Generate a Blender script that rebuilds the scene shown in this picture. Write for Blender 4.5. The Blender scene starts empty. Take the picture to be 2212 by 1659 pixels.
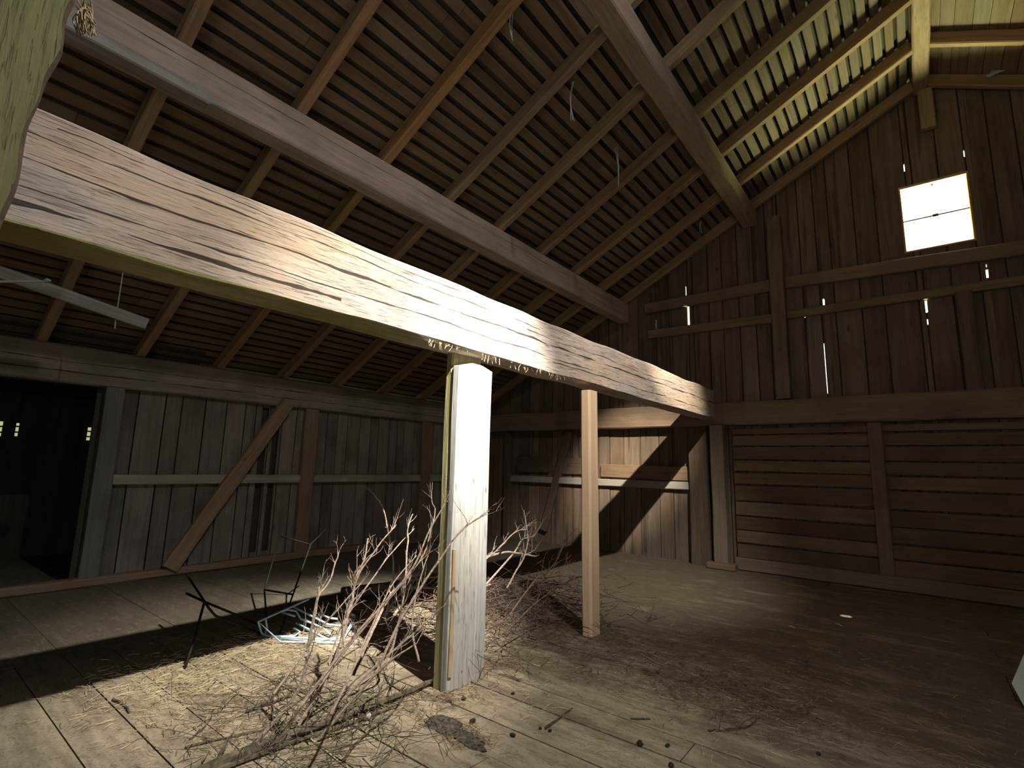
import bpy, bmesh, math, random
from mathutils import Vector, Matrix, noise
rnd = random.Random(11)
SC = bpy.context.scene
COL = SC.collection

# ------------------------------------------------------------------ camera
CX, CY, F, EYE = 1106.0, 829.5, 1098.72, 1.5
RX = Vector((0.78537596, 0.08071609, 0.61373407))
RY = Vector((0.61857954, -0.1396906, -0.77320495))
RZ = Vector((0.0233228, 0.98689992, -0.15963896))
CAM_ROT = Matrix((RX, RY, RZ))                 # world = CAM_ROT @ camera
CAM_LOC = Vector((0, 0, EYE))
cam = bpy.data.cameras.new('camera')
cam.sensor_width = 36.0
cam.lens = 36.0 * F / 2212.0
cam.clip_start = 0.02
cam_o = bpy.data.objects.new('camera', cam)
cam_o.matrix_world = Matrix.Translation(CAM_LOC) @ CAM_ROT.to_4x4()
COL.objects.link(cam_o)
SC.camera = cam_o

# ------------------------------------------------------------------ exposure and light
SC.view_settings.view_transform = 'Standard'
SC.view_settings.look = 'None'
SC.view_settings.exposure = 0.0
SC.view_settings.gamma = 1.0

world = bpy.data.worlds.new('world'); SC.world = world
world.use_nodes = True
wn, wl = world.node_tree.nodes, world.node_tree.links
wn.clear()
w_out = wn.new('ShaderNodeOutputWorld'); w_bg = wn.new('ShaderNodeBackground')
w_tc = wn.new('ShaderNodeTexCoord'); w_sep = wn.new('ShaderNodeSeparateXYZ'); w_ramp = wn.new('ShaderNodeValToRGB')
w_ramp.color_ramp.elements[0].position = 0.09; w_ramp.color_ramp.elements[0].color = (0.30, 0.31, 0.13, 1)
w_ramp.color_ramp.elements[1].position = 0.17; w_ramp.color_ramp.elements[1].color = (1.7, 1.95, 2.2, 1)
w_bg.inputs['Strength'].default_value = 1.6
wl.new(w_tc.outputs['Generated'], w_sep.inputs[0]); wl.new(w_sep.outputs['Z'], w_ramp.inputs[0])
wl.new(w_ramp.outputs[0], w_bg.inputs['Color']); wl.new(w_bg.outputs[0], w_out.inputs[0])


def aim(o, to):
    d = (Vector(to) - o.location).normalized()
    o.rotation_euler = d.to_track_quat('-Z', 'Y').to_euler()


def lamp(name, kind, loc, to, power, color, **kw):
    l = bpy.data.lights.new(name, kind)
    l.energy = power; l.color = color
    for k, v in kw.items():
        setattr(l, k, v)
    o = bpy.data.objects.new(name, l); o.location = loc
    aim(o, to); COL.objects.link(o)
    return o


FLECK = (-0.732, 6.77, 0.0)
GAP = (0.9, 1.8, 6.65)                          # daylight falls through the gap in the right roof slope here
lamp('sunbeam_through_roof_gap', 'SPOT', GAP, (-2.6, 2.98, 2.22), 8800, (1.0, 0.95, 0.85),
     spot_size=math.radians(19.5), spot_blend=1.0, shadow_soft_size=0.05)
lamp('wide_sunbeam_through_roof_gap', 'SPOT', GAP, (-2.95, 2.3, 1.45), 3600, (1.0, 0.94, 0.80),
     spot_size=math.radians(30), spot_blend=1.0, shadow_soft_size=0.05)
lamp('side_sunbeam_through_roof_gap', 'SPOT', GAP, (-3.0, 6.2, 1.3), 2000, (1.0, 0.93, 0.80),
     spot_size=math.radians(34), spot_blend=1.0, shadow_soft_size=0.05)
lamp('low_sunbeam_through_roof_gap', 'SPOT', GAP, (-4.15, 8.8, 1.5), 8500, (1.0, 0.87, 0.64),
     spot_size=math.radians(14), spot_blend=1.0, shadow_soft_size=0.05)
lamp('daylight_through_roof_gap', 'SPOT', GAP, (-2.5, 1.3, 0.5), 690, (1.0, 0.95, 0.86),
     spot_size=math.radians(64), spot_blend=1.0, shadow_soft_size=0.05)
lamp('sky_light_through_roof_gap', 'SPOT', GAP, (-3.4, 1.9, 4.2), 230, (1.0, 0.91, 0.87),
     spot_size=math.radians(125), spot_blend=1.0, shadow_soft_size=0.05)
lamp('sun_fleck_on_floor', 'SPOT', (1.1, 6.3, 6.2), FLECK, 3000, (1.0, 0.97, 0.86),
     spot_size=math.radians(1.0), spot_blend=0.3, shadow_soft_size=0.004)
lamp('meadow_light_through_window', 'AREA', (3.5, 14.2, 0.3), (2.9, 12.8, 5.1), 30000, (0.86, 0.93, 0.46),
     shape='RECTANGLE', size=12.0, size_y=9.0)
lamp('back_fill_light', 'AREA', (2.0, -3.7, 1.6), (-1.5, 8.0, 1.8), 42, (1.0, 0.93, 0.88),  # fill lamp added behind the camera to lift the ambient level
     shape='RECTANGLE', size=3.0, size_y=2.4)


# ------------------------------------------------------------------ helpers
def ray(px, py):
    return CAM_ROT @ Vector((px - CX, CY - py, -F))


def onplane(px, py, axis, val):
    r = ray(px, py)
    return CAM_LOC + r * ((val - CAM_LOC[axis]) / r[axis])


def fl(px, py, z=0.0):
    return onplane(px, py, 2, z)


def atdepth(px, py, d):
    return CAM_LOC + ray(px, py) * (d / F)


def depth_of(p):
    return -((CAM_ROT.transposed() @ (Vector(p) - CAM_LOC)).z)


def tag(o, label=None, cat=None, group=None, kind=None):
    if label: o['label'] = label
    if cat: o['category'] = cat
    if group: o['group'] = group
    if kind: o['kind'] = kind
    return o


def mesh_obj(name, bm, mat, parent=None, matrix=None, smooth=False):
    bmesh.ops.recalc_face_normals(bm, faces=bm.faces)
    me = bpy.data.meshes.new(name)
    bm.to_mesh(me); bm.free()
    if smooth:
        for p in me.polygons: p.use_smooth = True
    for m in (mat if isinstance(mat, (list, tuple)) else [mat]):
        me.materials.append(m)
    o = bpy.data.objects.new(name, me)
    if matrix is not None: o.matrix_world = matrix
    COL.objects.link(o)
    if parent is not None:
        o.parent = parent
        o.matrix_parent_inverse = parent.matrix_world.inverted()
    return o


def empty(name, loc):
    o = bpy.data.objects.new(name, None)
    o.location = loc; o.matrix_world = Matrix.Translation(Vector(loc))
    o.empty_display_size = 0.1
    COL.objects.link(o)
    return o


def abox(bm, x0, x1, y0, y1, z0, z1):
    v = [bm.verts.new(p) for p in ((x0, y0, z0), (x1, y0, z0), (x1, y1, z0), (x0, y1, z0),
                                   (x0, y0, z1), (x1, y0, z1), (x1, y1, z1), (x0, y1, z1))]
    for f in ((0, 3, 2, 1), (4, 5, 6, 7), (0, 1, 5, 4), (1, 2, 6, 5), (2, 3, 7, 6), (3, 0, 4, 7)):
        bm.faces.new([v[i] for i in f])
    return v


def hexa(bm, p):
    v = [bm.verts.new(q) for q in p]
    for f in ((0, 3, 2, 1), (4, 5, 6, 7), (0, 1, 5, 4), (1, 2, 6, 5), (2, 3, 7, 6), (3, 0, 4, 7)):
        bm.faces.new([v[i] for i in f])


def tube(bm, pts, radii, sides=6, cap=True):
    pts = [Vector(p) for p in pts]
    if not isinstance(radii, (list, tuple)): radii = [radii] * len(pts)
    rings = []
    ref = Vector((0.31, 0.52, 0.79))
    for i, p in enumerate(pts):
        d = (pts[min(i + 1, len(pts) - 1)] - pts[max(i - 1, 0)])
        if d.length < 1e-7: d = Vector((0, 0, 1))
        d.normalize()
        a = d.cross(ref)
        if a.length < 0.05: a = d.cross(Vector((1, 0, 0)))
        a.normalize(); b = d.cross(a)
        rings.append([bm.verts.new(p + (a * math.cos(t) + b * math.sin(t)) * radii[i])
                      for t in (2 * math.pi * k / sides for k in range(sides))])
    for r0, r1 in zip(rings, rings[1:]):
        for k in range(sides):
            bm.faces.new((r0[k], r0[(k + 1) % sides], r1[(k + 1) % sides], r1[k]))
    if cap:
        bm.faces.new(rings[0][::-1]); bm.faces.new(rings[-1])


def smooth_path(pts, n=4):
    pts = [Vector(p) for p in pts]
    out = []
    for i in range(len(pts) - 1):
        p0 = pts[max(i - 1, 0)]; p1 = pts[i]; p2 = pts[i + 1]; p3 = pts[min(i + 2, len(pts) - 1)]
        for k in range(n):
            t = k / n
            out.append(0.5 * ((2 * p1) + (p2 - p0) * t + (2 * p0 - 5 * p1 + 4 * p2 - p3) * t * t
                              + (3 * p1 - p0 - 3 * p2 + p3) * t ** 3))
    out.append(pts[-1])
    return out


def frame_matrix(A, B, up=(0, 0, 1), roll=0.0):
    A, B = Vector(A), Vector(B)
    x = (B - A).normalized()
    y = Vector(up).cross(x)
    if y.length < 1e-3: y = Vector((0, 1, 0)).cross(x)
    y.normalize(); z = x.cross(y)
    if roll:
        q = Matrix.Rotation(roll, 3, x); y = q @ y; z = q @ z
    m = Matrix((x, y, z)).transposed().to_4x4()
    m.translation = A
    return m


def timber_mesh(L, w, h, rough=0.004, ch=0.012, step=0.12, seed=0, taper=(1, 1), wane=0.0):
    """squared timber along local X, origin at its start, centred on the section"""
    bm = bmesh.new()
    n = max(2, int(L / step))
    per = max(1, int(max(w, h) / 0.11))
    rings = []
    for i in range(n + 1):
        s = L * i / n
        k = taper[0] + (taper[1] - taper[0]) * i / n
        ww, hh = w / 2 * k, h / 2 * k
        c = min(ch * (1 + wane * noise.noise(Vector((s * 0.9, seed * 3.1, 7)))), ww * 0.6, hh * 0.6)
        c = max(c, 0.002)
        prof = []
        ring_pts = [(-ww + c, -hh), (ww - c, -hh), (ww, -hh + c), (ww, hh - c), (ww - c, hh), (-ww + c, hh), (-ww, hh - c), (-ww, -hh + c)]
        for a in range(8):
            p, q = ring_pts[a], ring_pts[(a + 1) % 8]
            sub = per if a % 2 == 0 else 1
            for t in range(sub):
                prof.append((p[0] + (q[0] - p[0]) * t / sub, p[1] + (q[1] - p[1]) * t / sub))
        ring = []
        for (py, pz) in prof:
            d = rough * noise.noise(Vector((s * 1.7 + seed * 13.7, py * 9, pz * 9)))
            d2 = rough * noise.noise(Vector((s * 1.7 + seed * 5.3 + 40, py * 9, pz * 9)))
            ring.append(bm.verts.new((s, py + d, pz + d2)))
        rings.append(ring)
    m = len(rings[0])
    for r0, r1 in zip(rings, rings[1:]):
        for k in range(m):
            bm.faces.new((r0[k], r0[(k + 1) % m], r1[(k + 1) % m], r1[k]))
    bm.faces.new(rings[0][::-1]); bm.faces.new(rings[-1])
    return bm


SEED = [0]


def timber(name, A, B, w, h, mat, label=None, cat=None, group=None, kind=None, up=(0, 0, 1), roll=0.0, parent=None, **kw):
    """w across (local Y), h up (local Z)"""
    SEED[0] += 1
    L = (Vector(B) - Vector(A)).length
    o = mesh_obj(name, timber_mesh(L, w, h, seed=SEED[0], **kw), mat, parent, frame_matrix(A, B, up, roll))
    return tag(o, label, cat, group, kind)


# ------------------------------------------------------------------ materials
def nmat(name):
    m = bpy.data.materials.new(name); m.use_nodes = True
    n, l = m.node_tree.nodes, m.node_tree.links
    n.clear()
    out = n.new('ShaderNodeOutputMaterial'); b = n.new('ShaderNodeBsdfPrincipled')
    l.new(b.outputs[0], out.inputs[0])
    b.inputs['Roughness'].default_value = 0.85
    b.inputs['Specular IOR Level'].default_value = 0.2
    return m, n, l, b


def mth(n, l, op, a, b=None, c=None, clamp=False):
    x = n.new('ShaderNodeMath'); x.operation = op; x.use_clamp = clamp
    for i, v in enumerate((a, b, c)):
        if v is None: continue
        if isinstance(v, (int, float)): x.inputs[i].default_value = v
        else: l.new(v, x.inputs[i])
    return x.outputs[0]


def mixc(n, l, fac, a, b, mode='MIX'):
    x = n.new('ShaderNodeMix'); x.data_type = 'RGBA'; x.blend_type = mode
    for s, v in ((x.inputs['Factor'], fac), (x.inputs['A'], a), (x.inputs['B'], b)):
        if isinstance(v, (int, float)): s.default_value = v
        elif isinstance(v, tuple): s.default_value = (*v[:3], 1)
        else: l.new(v, s)
    return x.outputs['Result']


def ramp(n, l, fac, stops):
    r = n.new('ShaderNodeValToRGB'); e = r.color_ramp.elements
    while len(e) < len(stops): e.new(0.5)
    for k, (p, c) in enumerate(stops):
        e[k].position = p; e[k].color = (*c, 1) if isinstance(c, tuple) else (c, c, c, 1)
    l.new(fac, r.inputs[0])
    return r.outputs[0]


def wood(name, light, dark, axis='X', across=16.0, along=0.9, vary=0.35, algae=None, cracks=(), crack_amp=0.02,
         fine=True, checks=0.0, warm=None, knots=0.5, stain=None, stain_amt=0.5, bump=0.35, streaks=0.0, knot_scale=2.2):
    m, n, l, b = nmat(name)
    tc = n.new('ShaderNodeTexCoord'); geo = n.new('ShaderNodeNewGeometry'); oi = n.new('ShaderNodeObjectInfo')
    rv = mth(n, l, 'ADD', geo.outputs['Random Per Island'], oi.outputs['Random'])
    off = n.new('ShaderNodeCombineXYZ')
    r1 = mth(n, l, 'MULTIPLY', rv, 37.0)
    for k in range(3): l.new(r1, off.inputs[k])
    add = n.new('ShaderNodeVectorMath'); add.operation = 'ADD'
    l.new(tc.outputs['Object'], add.inputs[0]); l.new(off.outputs[0], add.inputs[1])
    mp = n.new('ShaderNodeMapping')
    sc = {'X': (along, across, across), 'Y': (across, along, across), 'Z': (across, across, along)}[axis]
    mp.inputs['Scale'].default_value = sc
    l.new(add.outputs[0], mp.inputs[0])
    g = n.new('ShaderNodeTexNoise'); g.inputs['Scale'].default_value = 1.0; g.inputs['Detail'].default_value = 6
    g.inputs['Roughness'].default_value = 0.65; g.inputs['Distortion'].default_value = 0.6
    l.new(mp.outputs[0], g.inputs['Vector'])
    g2 = n.new('ShaderNodeTexNoise'); g2.inputs['Scale'].default_value = 5.0; g2.inputs['Detail'].default_value = 4
    l.new(mp.outputs[0], g2.inputs['Vector'])
    gr = mth(n, l, 'ADD', mth(n, l, 'MULTIPLY', g.outputs[0], 0.7), mth(n, l, 'MULTIPLY', g2.outputs[0], 0.3))
    col = ramp(n, l, gr, ((0.32, dark), (0.62, light)))
    # large weathering patches
    big = n.new('ShaderNodeTexNoise'); big.inputs['Scale'].default_value = 1.7; big.inputs['Detail'].default_value = 4
    l.new(add.outputs[0], big.inputs['Vector'])
    if stain is not None:
        sf = ramp(n, l, big.outputs[0], ((0.45, 0.0), (0.68, 1.0)))
        col = mixc(n, l, mth(n, l, 'MULTIPLY', sf, stain_amt), col, stain)
    # per piece tone
    rr = mth(n, l, 'FRACT', mth(n, l, 'MULTIPLY', rv, 7.31))
    tone = mth(n, l, 'ADD', 1.0 - vary * 0.5, mth(n, l, 'MULTIPLY', rr, vary))
    hsv = n.new('ShaderNodeHueSaturation'); l.new(col, hsv.inputs['Color']); l.new(tone, hsv.inputs['Value'])
    sat = mth(n, l, 'ADD', 0.85, mth(n, l, 'MULTIPLY', mth(n, l, 'FRACT', mth(n, l, 'MULTIPLY', rv, 3.77)), 0.3))
    l.new(sat, hsv.inputs['Saturation'])
    col = hsv.outputs[0]
    hgt = gr
    if knots > 0:
        mk = n.new('ShaderNodeMapping')
        ks = {'X': (0.35, 1, 1), 'Y': (1, 0.35, 1), 'Z': (1, 1, 0.35)}[axis]
        mk.inputs['Scale'].default_value = tuple(k * knot_scale for k in ks)
        l.new(add.outputs[0], mk.inputs[0])
        vo = n.new('ShaderNodeTexVoronoi'); vo.inputs['Scale'].default_value = 1.6
        l.new(mk.outputs[0], vo.inputs['Vector'])
        kf = ramp(n, l, vo.outputs['Distance'], ((0.03, 1.0), (0.10, 0.0)))
        col = mixc(n, l, mth(n, l, 'MULTIPLY', kf, knots), col, tuple(c * 0.35 for c in dark))
    if streaks > 0:     # dark drip stains
        ms = n.new('ShaderNodeMapping')
        ms.inputs['Scale'].default_value = {'X': (0.5, 11, 11), 'Y': (11, 0.5, 11), 'Z': (11, 11, 0.5)}[axis]
        l.new(add.outputs[0], ms.inputs[0])
        sn = n.new('ShaderNodeTexNoise'); sn.inputs['Scale'].default_value = 1; sn.inputs['Detail'].default_value = 3
        l.new(ms.outputs[0], sn.inputs['Vector'])
        sf = ramp(n, l, sn.outputs[0], ((0.58, 0.0), (0.66, 1.0)))
        col = mixc(n, l, mth(n, l, 'MULTIPLY', sf, streaks), col, tuple(c * 0.4 for c in dark))
    if warm:
        wf = n.new('ShaderNodeTexNoise'); wf.inputs['Scale'].default_value = 1.1; wf.inputs['Detail'].default_value = 5
        mwv = n.new('ShaderNodeMapping'); mwv.inputs['Location'].default_value = (9, 4, 2); mwv.inputs['Scale'].default_value = (0.8, 3, 3)
        l.new(add.outputs[0], mwv.inputs[0]); l.new(mwv.outputs[0], wf.inputs['Vector'])
        col = mixc(n, l, mth(n, l, 'MULTIPLY', ramp(n, l, wf.outputs[0], ((0.42, 0.0), (0.66, 1.0))), 0.6), col, warm)
    if checks > 0:      # short fine drying checks along the grain, and nicks across it
        for scl, lo_, amt in (((3.0, 60, 60), 0.62, checks), ((7.0, 130, 130), 0.61, checks * 0.9), ((30, 4.0, 4.0), 0.72, checks * 0.6)):
            sc_ = {'X': scl, 'Y': (scl[1], scl[0], scl[2]), 'Z': (scl[1], scl[2], scl[0])}[axis]
            mc = n.new('ShaderNodeMapping'); mc.inputs['Scale'].default_value = sc_
            l.new(add.outputs[0], mc.inputs[0])
            cn = n.new('ShaderNodeTexNoise'); cn.inputs['Scale'].default_value = 1.0; cn.inputs['Detail'].default_value = 4; cn.inputs['Distortion'].default_value = 0.4
            l.new(mc.outputs[0], cn.inputs['Vector'])
            cf = ramp(n, l, cn.outputs[0], ((lo_, 0.0), (lo_ + 0.045, 1.0)))
            col = mixc(n, l, mth(n, l, 'MULTIPLY', cf, amt), col, tuple(c * 0.3 for c in dark))
            hgt = mth(n, l, 'SUBTRACT', hgt, mth(n, l, 'MULTIPLY', cf, amt))
    if cracks:
        sp = n.new('ShaderNodeSeparateXYZ'); l.new(tc.outputs['Object'], sp.inputs[0])
        mw = n.new('ShaderNodeMapping'); mw.inputs['Scale'].default_value = (0.9, 0.0, 0.0)
        l.new(tc.outputs['Object'], mw.inputs[0])
        allc = None
        for k, (z0, wd, x0, x1) in enumerate(cracks):
            mw2 = n.new('ShaderNodeMapping'); mw2.inputs['Location'].default_value = (k * 7.7, 0, 0)
            l.new(mw.outputs[0], mw2.inputs[0])
            wn_ = n.new('ShaderNodeTexNoise'); wn_.inputs['Scale'].default_value = 1.3; wn_.inputs['Detail'].default_value = 5
            l.new(mw2.outputs[0], wn_.inputs['Vector'])
            zz = mth(n, l, 'ADD', z0, mth(n, l, 'MULTIPLY', mth(n, l, 'SUBTRACT', wn_.outputs[0], 0.5), crack_amp * 4))
            dist = mth(n, l, 'ABSOLUTE', mth(n, l, 'SUBTRACT', sp.outputs['Z'], zz))
            wv = n.new('ShaderNodeTexNoise'); wv.inputs['Scale'].default_value = 2.5; wv.inputs['Detail'].default_value = 3
            l.new(mw2.outputs[0], wv.inputs['Vector'])
            wid = mth(n, l, 'MULTIPLY', mth(n, l, 'SUBTRACT', wv.outputs[0], 0.36, clamp=True), wd * 3.6)
            ends = mth(n, l, 'MULTIPLY', mth(n, l, 'GREATER_THAN', sp.outputs['X'], x0), mth(n, l, 'LESS_THAN', sp.outputs['X'], x1))
            c = mth(n, l, 'MULTIPLY', mth(n, l, 'LESS_THAN', dist, wid), ends)
            allc = c if allc is None else mth(n, l, 'MAXIMUM', allc, c)
        col = mixc(n, l, mth(n, l, 'MULTIPLY', allc, 0.9), col, (0.03, 0.022, 0.016))
        hgt = mth(n, l, 'SUBTRACT', hgt, mth(n, l, 'MULTIPLY', allc, 1.2))
    if algae:           # green growth on the underside of the near end
        sa = n.new('ShaderNodeSeparateXYZ'); l.new(tc.outputs['Object'], sa.inputs[0])
        low = mth(n, l, 'LESS_THAN', sa.outputs['Z'], algae[0])
        near = ramp(n, l, mth(n, l, 'DIVIDE', sa.outputs['X'], algae[1]), ((0.7, 1.0), (1.0, 0.0)))
        pat = ramp(n, l, big.outputs[0], ((0.3, 0.55), (0.6, 1.0)))
        col = mixc(n, l, mth(n, l, 'MULTIPLY', mth(n, l, 'MULTIPLY', low, near), pat), col, (0.30, 0.29, 0.115))
    l.new(col, b.inputs['Base Color'])
    bp = n.new('ShaderNodeBump'); bp.inputs['Strength'].default_value = bump; bp.inputs['Distance'].default_value = 0.012
    l.new(hgt, bp.inputs['Height']); l.new(bp.outputs[0], b.inputs['Normal'])
    return m


def plain(name, color, rough=0.7, metallic=0.0, var=0.25, scale=30.0):
    m, n, l, b = nmat(name)
    tc = n.new('ShaderNodeTexCoord'); t = n.new('ShaderNodeTexNoise')
    t.inputs['Scale'].default_value = scale; t.inputs['Detail'].default_value = 4
    l.new(tc.outputs['Object'], t.inputs['Vector'])
    lo = tuple(c * (1 - var) for c in color); hi = tuple(min(1, c * (1 + var)) for c in color)
    l.new(ramp(n, l, t.outputs[0], ((0.35, lo), (0.65, hi))), b.inputs['Base Color'])
    b.inputs['Roughness'].default_value = rough; b.inputs['Metallic'].default_value = metallic
    return m


M = {}
M['beam'] = wood('hewn_beam_wood', (0.66, 0.56, 0.50), (0.42, 0.335, 0.285), across=24, along=2.4, checks=0.42, warm=(0.66, 0.47, 0.31), vary=0.0, knots=0.7,
                 cracks=((0.135, 0.006, 0.0, 3.4), (0.03, 0.011, 0.0, 8.6), (-0.085, 0.007, 0.0, 4.4), (-0.15, 0.016, 0.0, 1.4),
                         (-0.12, 0.008, 3.6, 8.0), (0.09, 0.005, 3.2, 7.0), (0.19, 0.004, 0.1, 2.4)),
                 crack_amp=0.022, stain=(0.42, 0.375, 0.345), stain_amt=0.5, bump=0.8, knot_scale=3.4, algae=(-0.222, 2.6))
M['purlin'] = wood('purlin_wood', (0.60, 0.46, 0.38), (0.36, 0.27, 0.22), across=18, along=0.9, vary=0.1,
                   cracks=((0.06, 0.005, 0.0, 12.0),), crack_amp=0.008, stain=(0.24, 0.2, 0.17), stain_amt=0.5)
M['pale_purlin'] = wood('pale_purlin_wood', (0.42, 0.32, 0.23), (0.26, 0.18, 0.125), across=18, along=1.4, vary=0.1, checks=0.3, stain=(0.36, 0.32, 0.25), stain_amt=0.5)
M['rafter'] = wood('rafter_wood', (0.45, 0.31, 0.19), (0.27, 0.18, 0.11), across=20, along=0.9, vary=0.25, knots=0.8)
M['roof'] = wood('roof_board_wood', (0.25, 0.185, 0.125), (0.15, 0.107, 0.072), axis='Y', across=18, along=0.7, vary=0.35, knots=0.5)
M['roof_cover'] = wood('roof_cover_wood', (0.10, 0.085, 0.066), (0.05, 0.042, 0.033), axis='Y', across=14, along=0.7, vary=0.5, knots=0.3)
M['plate'] = wood('grey_plate_wood', (0.33, 0.30, 0.26), (0.20, 0.175, 0.15), across=22, along=0.8, vary=0.1,
                  cracks=((0.03, 0.007, 0, 12), (-0.09, 0.009, 0, 12)), crack_amp=0.012, stain=(0.12, 0.105, 0.095), stain_amt=0.6)
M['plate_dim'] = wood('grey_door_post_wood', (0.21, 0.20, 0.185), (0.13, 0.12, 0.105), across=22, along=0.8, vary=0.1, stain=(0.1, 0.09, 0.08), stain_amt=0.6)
M['grey_board'] = wood('grey_wall_board', (0.27, 0.245, 0.215), (0.155, 0.135, 0.115), axis='Z', across=18, along=0.8, vary=0.55, knots=0.5,
                       stain=(0.10, 0.085, 0.07), stain_amt=0.6, streaks=0.3)
M['brown_board'] = wood('brown_gable_board', (0.235, 0.175, 0.135), (0.135, 0.10, 0.078), axis='Z', across=16, along=0.8, vary=0.4, knots=0.7,
                        stain=(0.13, 0.085, 0.06), stain_amt=0.5, streaks=0.6)
M['slat'] = wood('horizontal_slat_wood', (0.23, 0.155, 0.105), (0.14, 0.095, 0.065), axis='X', across=14, along=0.6, vary=0.4, knots=0.4,
                 stain=(0.13, 0.07, 0.05), stain_amt=0.6)
M['backing'] = wood('dark_outer_cladding', (0.10, 0.08, 0.06), (0.05, 0.04, 0.03), axis='Z', across=10, along=0.5, vary=0.4, knots=0)
M['rail'] = wood('grey_rail_wood', (0.42, 0.40, 0.36), (0.26, 0.24, 0.21), across=20, along=1.0, vary=0.2, stain=(0.15, 0.13, 0.11), stain_amt=0.5)
M['brown_timber'] = wood('brown_timber', (0.29, 0.21, 0.15), (0.18, 0.128, 0.092), across=18, along=0.9, vary=0.25, knots=0.7,
                         stain=(0.13, 0.09, 0.07), stain_amt=0.5)
M['dark_timber'] = wood('dark_timber', (0.17, 0.125, 0.095), (0.09, 0.065, 0.05), across=18, along=0.9, vary=0.3)
M['brace'] = wood('brace_wood', (0.36, 0.25, 0.16), (0.22, 0.145, 0.095), across=20, along=1.0, vary=0.1, knots=0.9, knot_scale=5)
M['plank_post'] = wood('silver_grey_post_wood', (0.47, 0.475, 0.47), (0.25, 0.245, 0.235), across=34, along=0.9, checks=0.5, warm=(0.45, 0.40, 0.31), vary=0.0, knots=0.7,
                       stain=(0.33, 0.29, 0.23), stain_amt=0.35, knot_scale=4)
M['new_post'] = wood('fresh_sawn_post_wood', (0.92, 0.62, 0.37), (0.72, 0.47, 0.27), across=26, along=0.8, vary=0.0, knots=0.8, knot_scale=4)
M['fresh_strip'] = wood('fresh_strip_wood', (0.44, 0.34, 0.235), (0.30, 0.22, 0.15), across=26, along=0.8, vary=0.0)
M['mossy'] = wood('algae_stained_wood', (0.34, 0.31, 0.15), (0.17, 0.155, 0.08), across=26, along=1.6, vary=0.0, knots=0.8,
                  stain=(0.30, 0.28, 0.17), stain_amt=0.6, bump=0.8, knot_scale=4)
M['grey_plank'] = wood('weathered_plank', (0.46, 0.47, 0.47), (0.25, 0.24, 0.22), across=18, along=0.9, vary=0.15, stain=(0.2, 0.17, 0.13), stain_amt=0.5)
M['steel'] = plain('dark_rusty_steel', (0.028, 0.025, 0.023), 0.6, 0.3)
M['blue_wire'] = plain('pale_blue_painted_wire', (0.42, 0.58, 0.68), 0.45, 0.0, 0.15)
M['bark'] = plain('dry_bark', (0.32, 0.25, 0.20), 0.9, 0, 0.35, 60)
M['bark_dark'] = plain('dark_wet_bark', (0.11, 0.09, 0.065), 0.9, 0, 0.5, 25)
M['twig'] = plain('reddish_twig_bark', (0.15, 0.10, 0.082), 0.9, 0, 0.3, 40)
M['straw'] = plain('dry_straw', (0.52, 0.43, 0.275), 0.8, 0, 0.3, 9)
M['straw_dark'] = plain('old_brown_straw', (0.20, 0.15, 0.09), 0.9, 0, 0.4, 9)
M['clod'] = plain('dark_dung_clod', (0.035, 0.03, 0.024), 0.95, 0, 0.5, 30)
M['dung'] = plain('trampled_dung', (0.085, 0.075, 0.06), 0.95, 0, 0.6, 45)
M['web'] = plain('dusty_cobweb', (0.45, 0.48, 0.50), 0.9, 0, 0.1)
M['sun_white'] = plain('white_sun_sliver', (0.85, 0.83, 0.72), 0.7, 0, 0.05)  # white that stands for small spots of sunlight
M['sheet'] = plain('pale_green_panel_paint', (0.62, 0.72, 0.58), 0.6, 0, 0.08, 6)
M['frame'] = wood('orange_window_frame_wood', (0.72, 0.42, 0.13), (0.5, 0.26, 0.07), across=20, along=1.0, vary=0.0)
M['iron'] = plain('window_iron', (0.12, 0.13, 0.14), 0.6, 0.3)
M['stone'] = plain('pale_stone', (0.5, 0.47, 0.4), 0.9)
gm, gn, gl, gb = nmat('window_glass')
gn.remove(gb)
_t = gn.new('ShaderNodeBsdfTransparent'); _t.inputs[0].default_value = (0.97, 0.98, 0.98, 1)
_g = gn.new('ShaderNodeBsdfGlossy'); _g.inputs['Roughness'].default_value = 0.02
_mx = gn.new('ShaderNodeMixShader'); _mx.inputs[0].default_value = 0.04
gl.new(_t.outputs[0], _mx.inputs[1]); gl.new(_g.outputs[0], _mx.inputs[2])
gl.new(_mx.outputs[0], [x for x in gn if x.type == 'OUTPUT_MATERIAL'][0].inputs[0])
M['glass'] = gm


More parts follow.
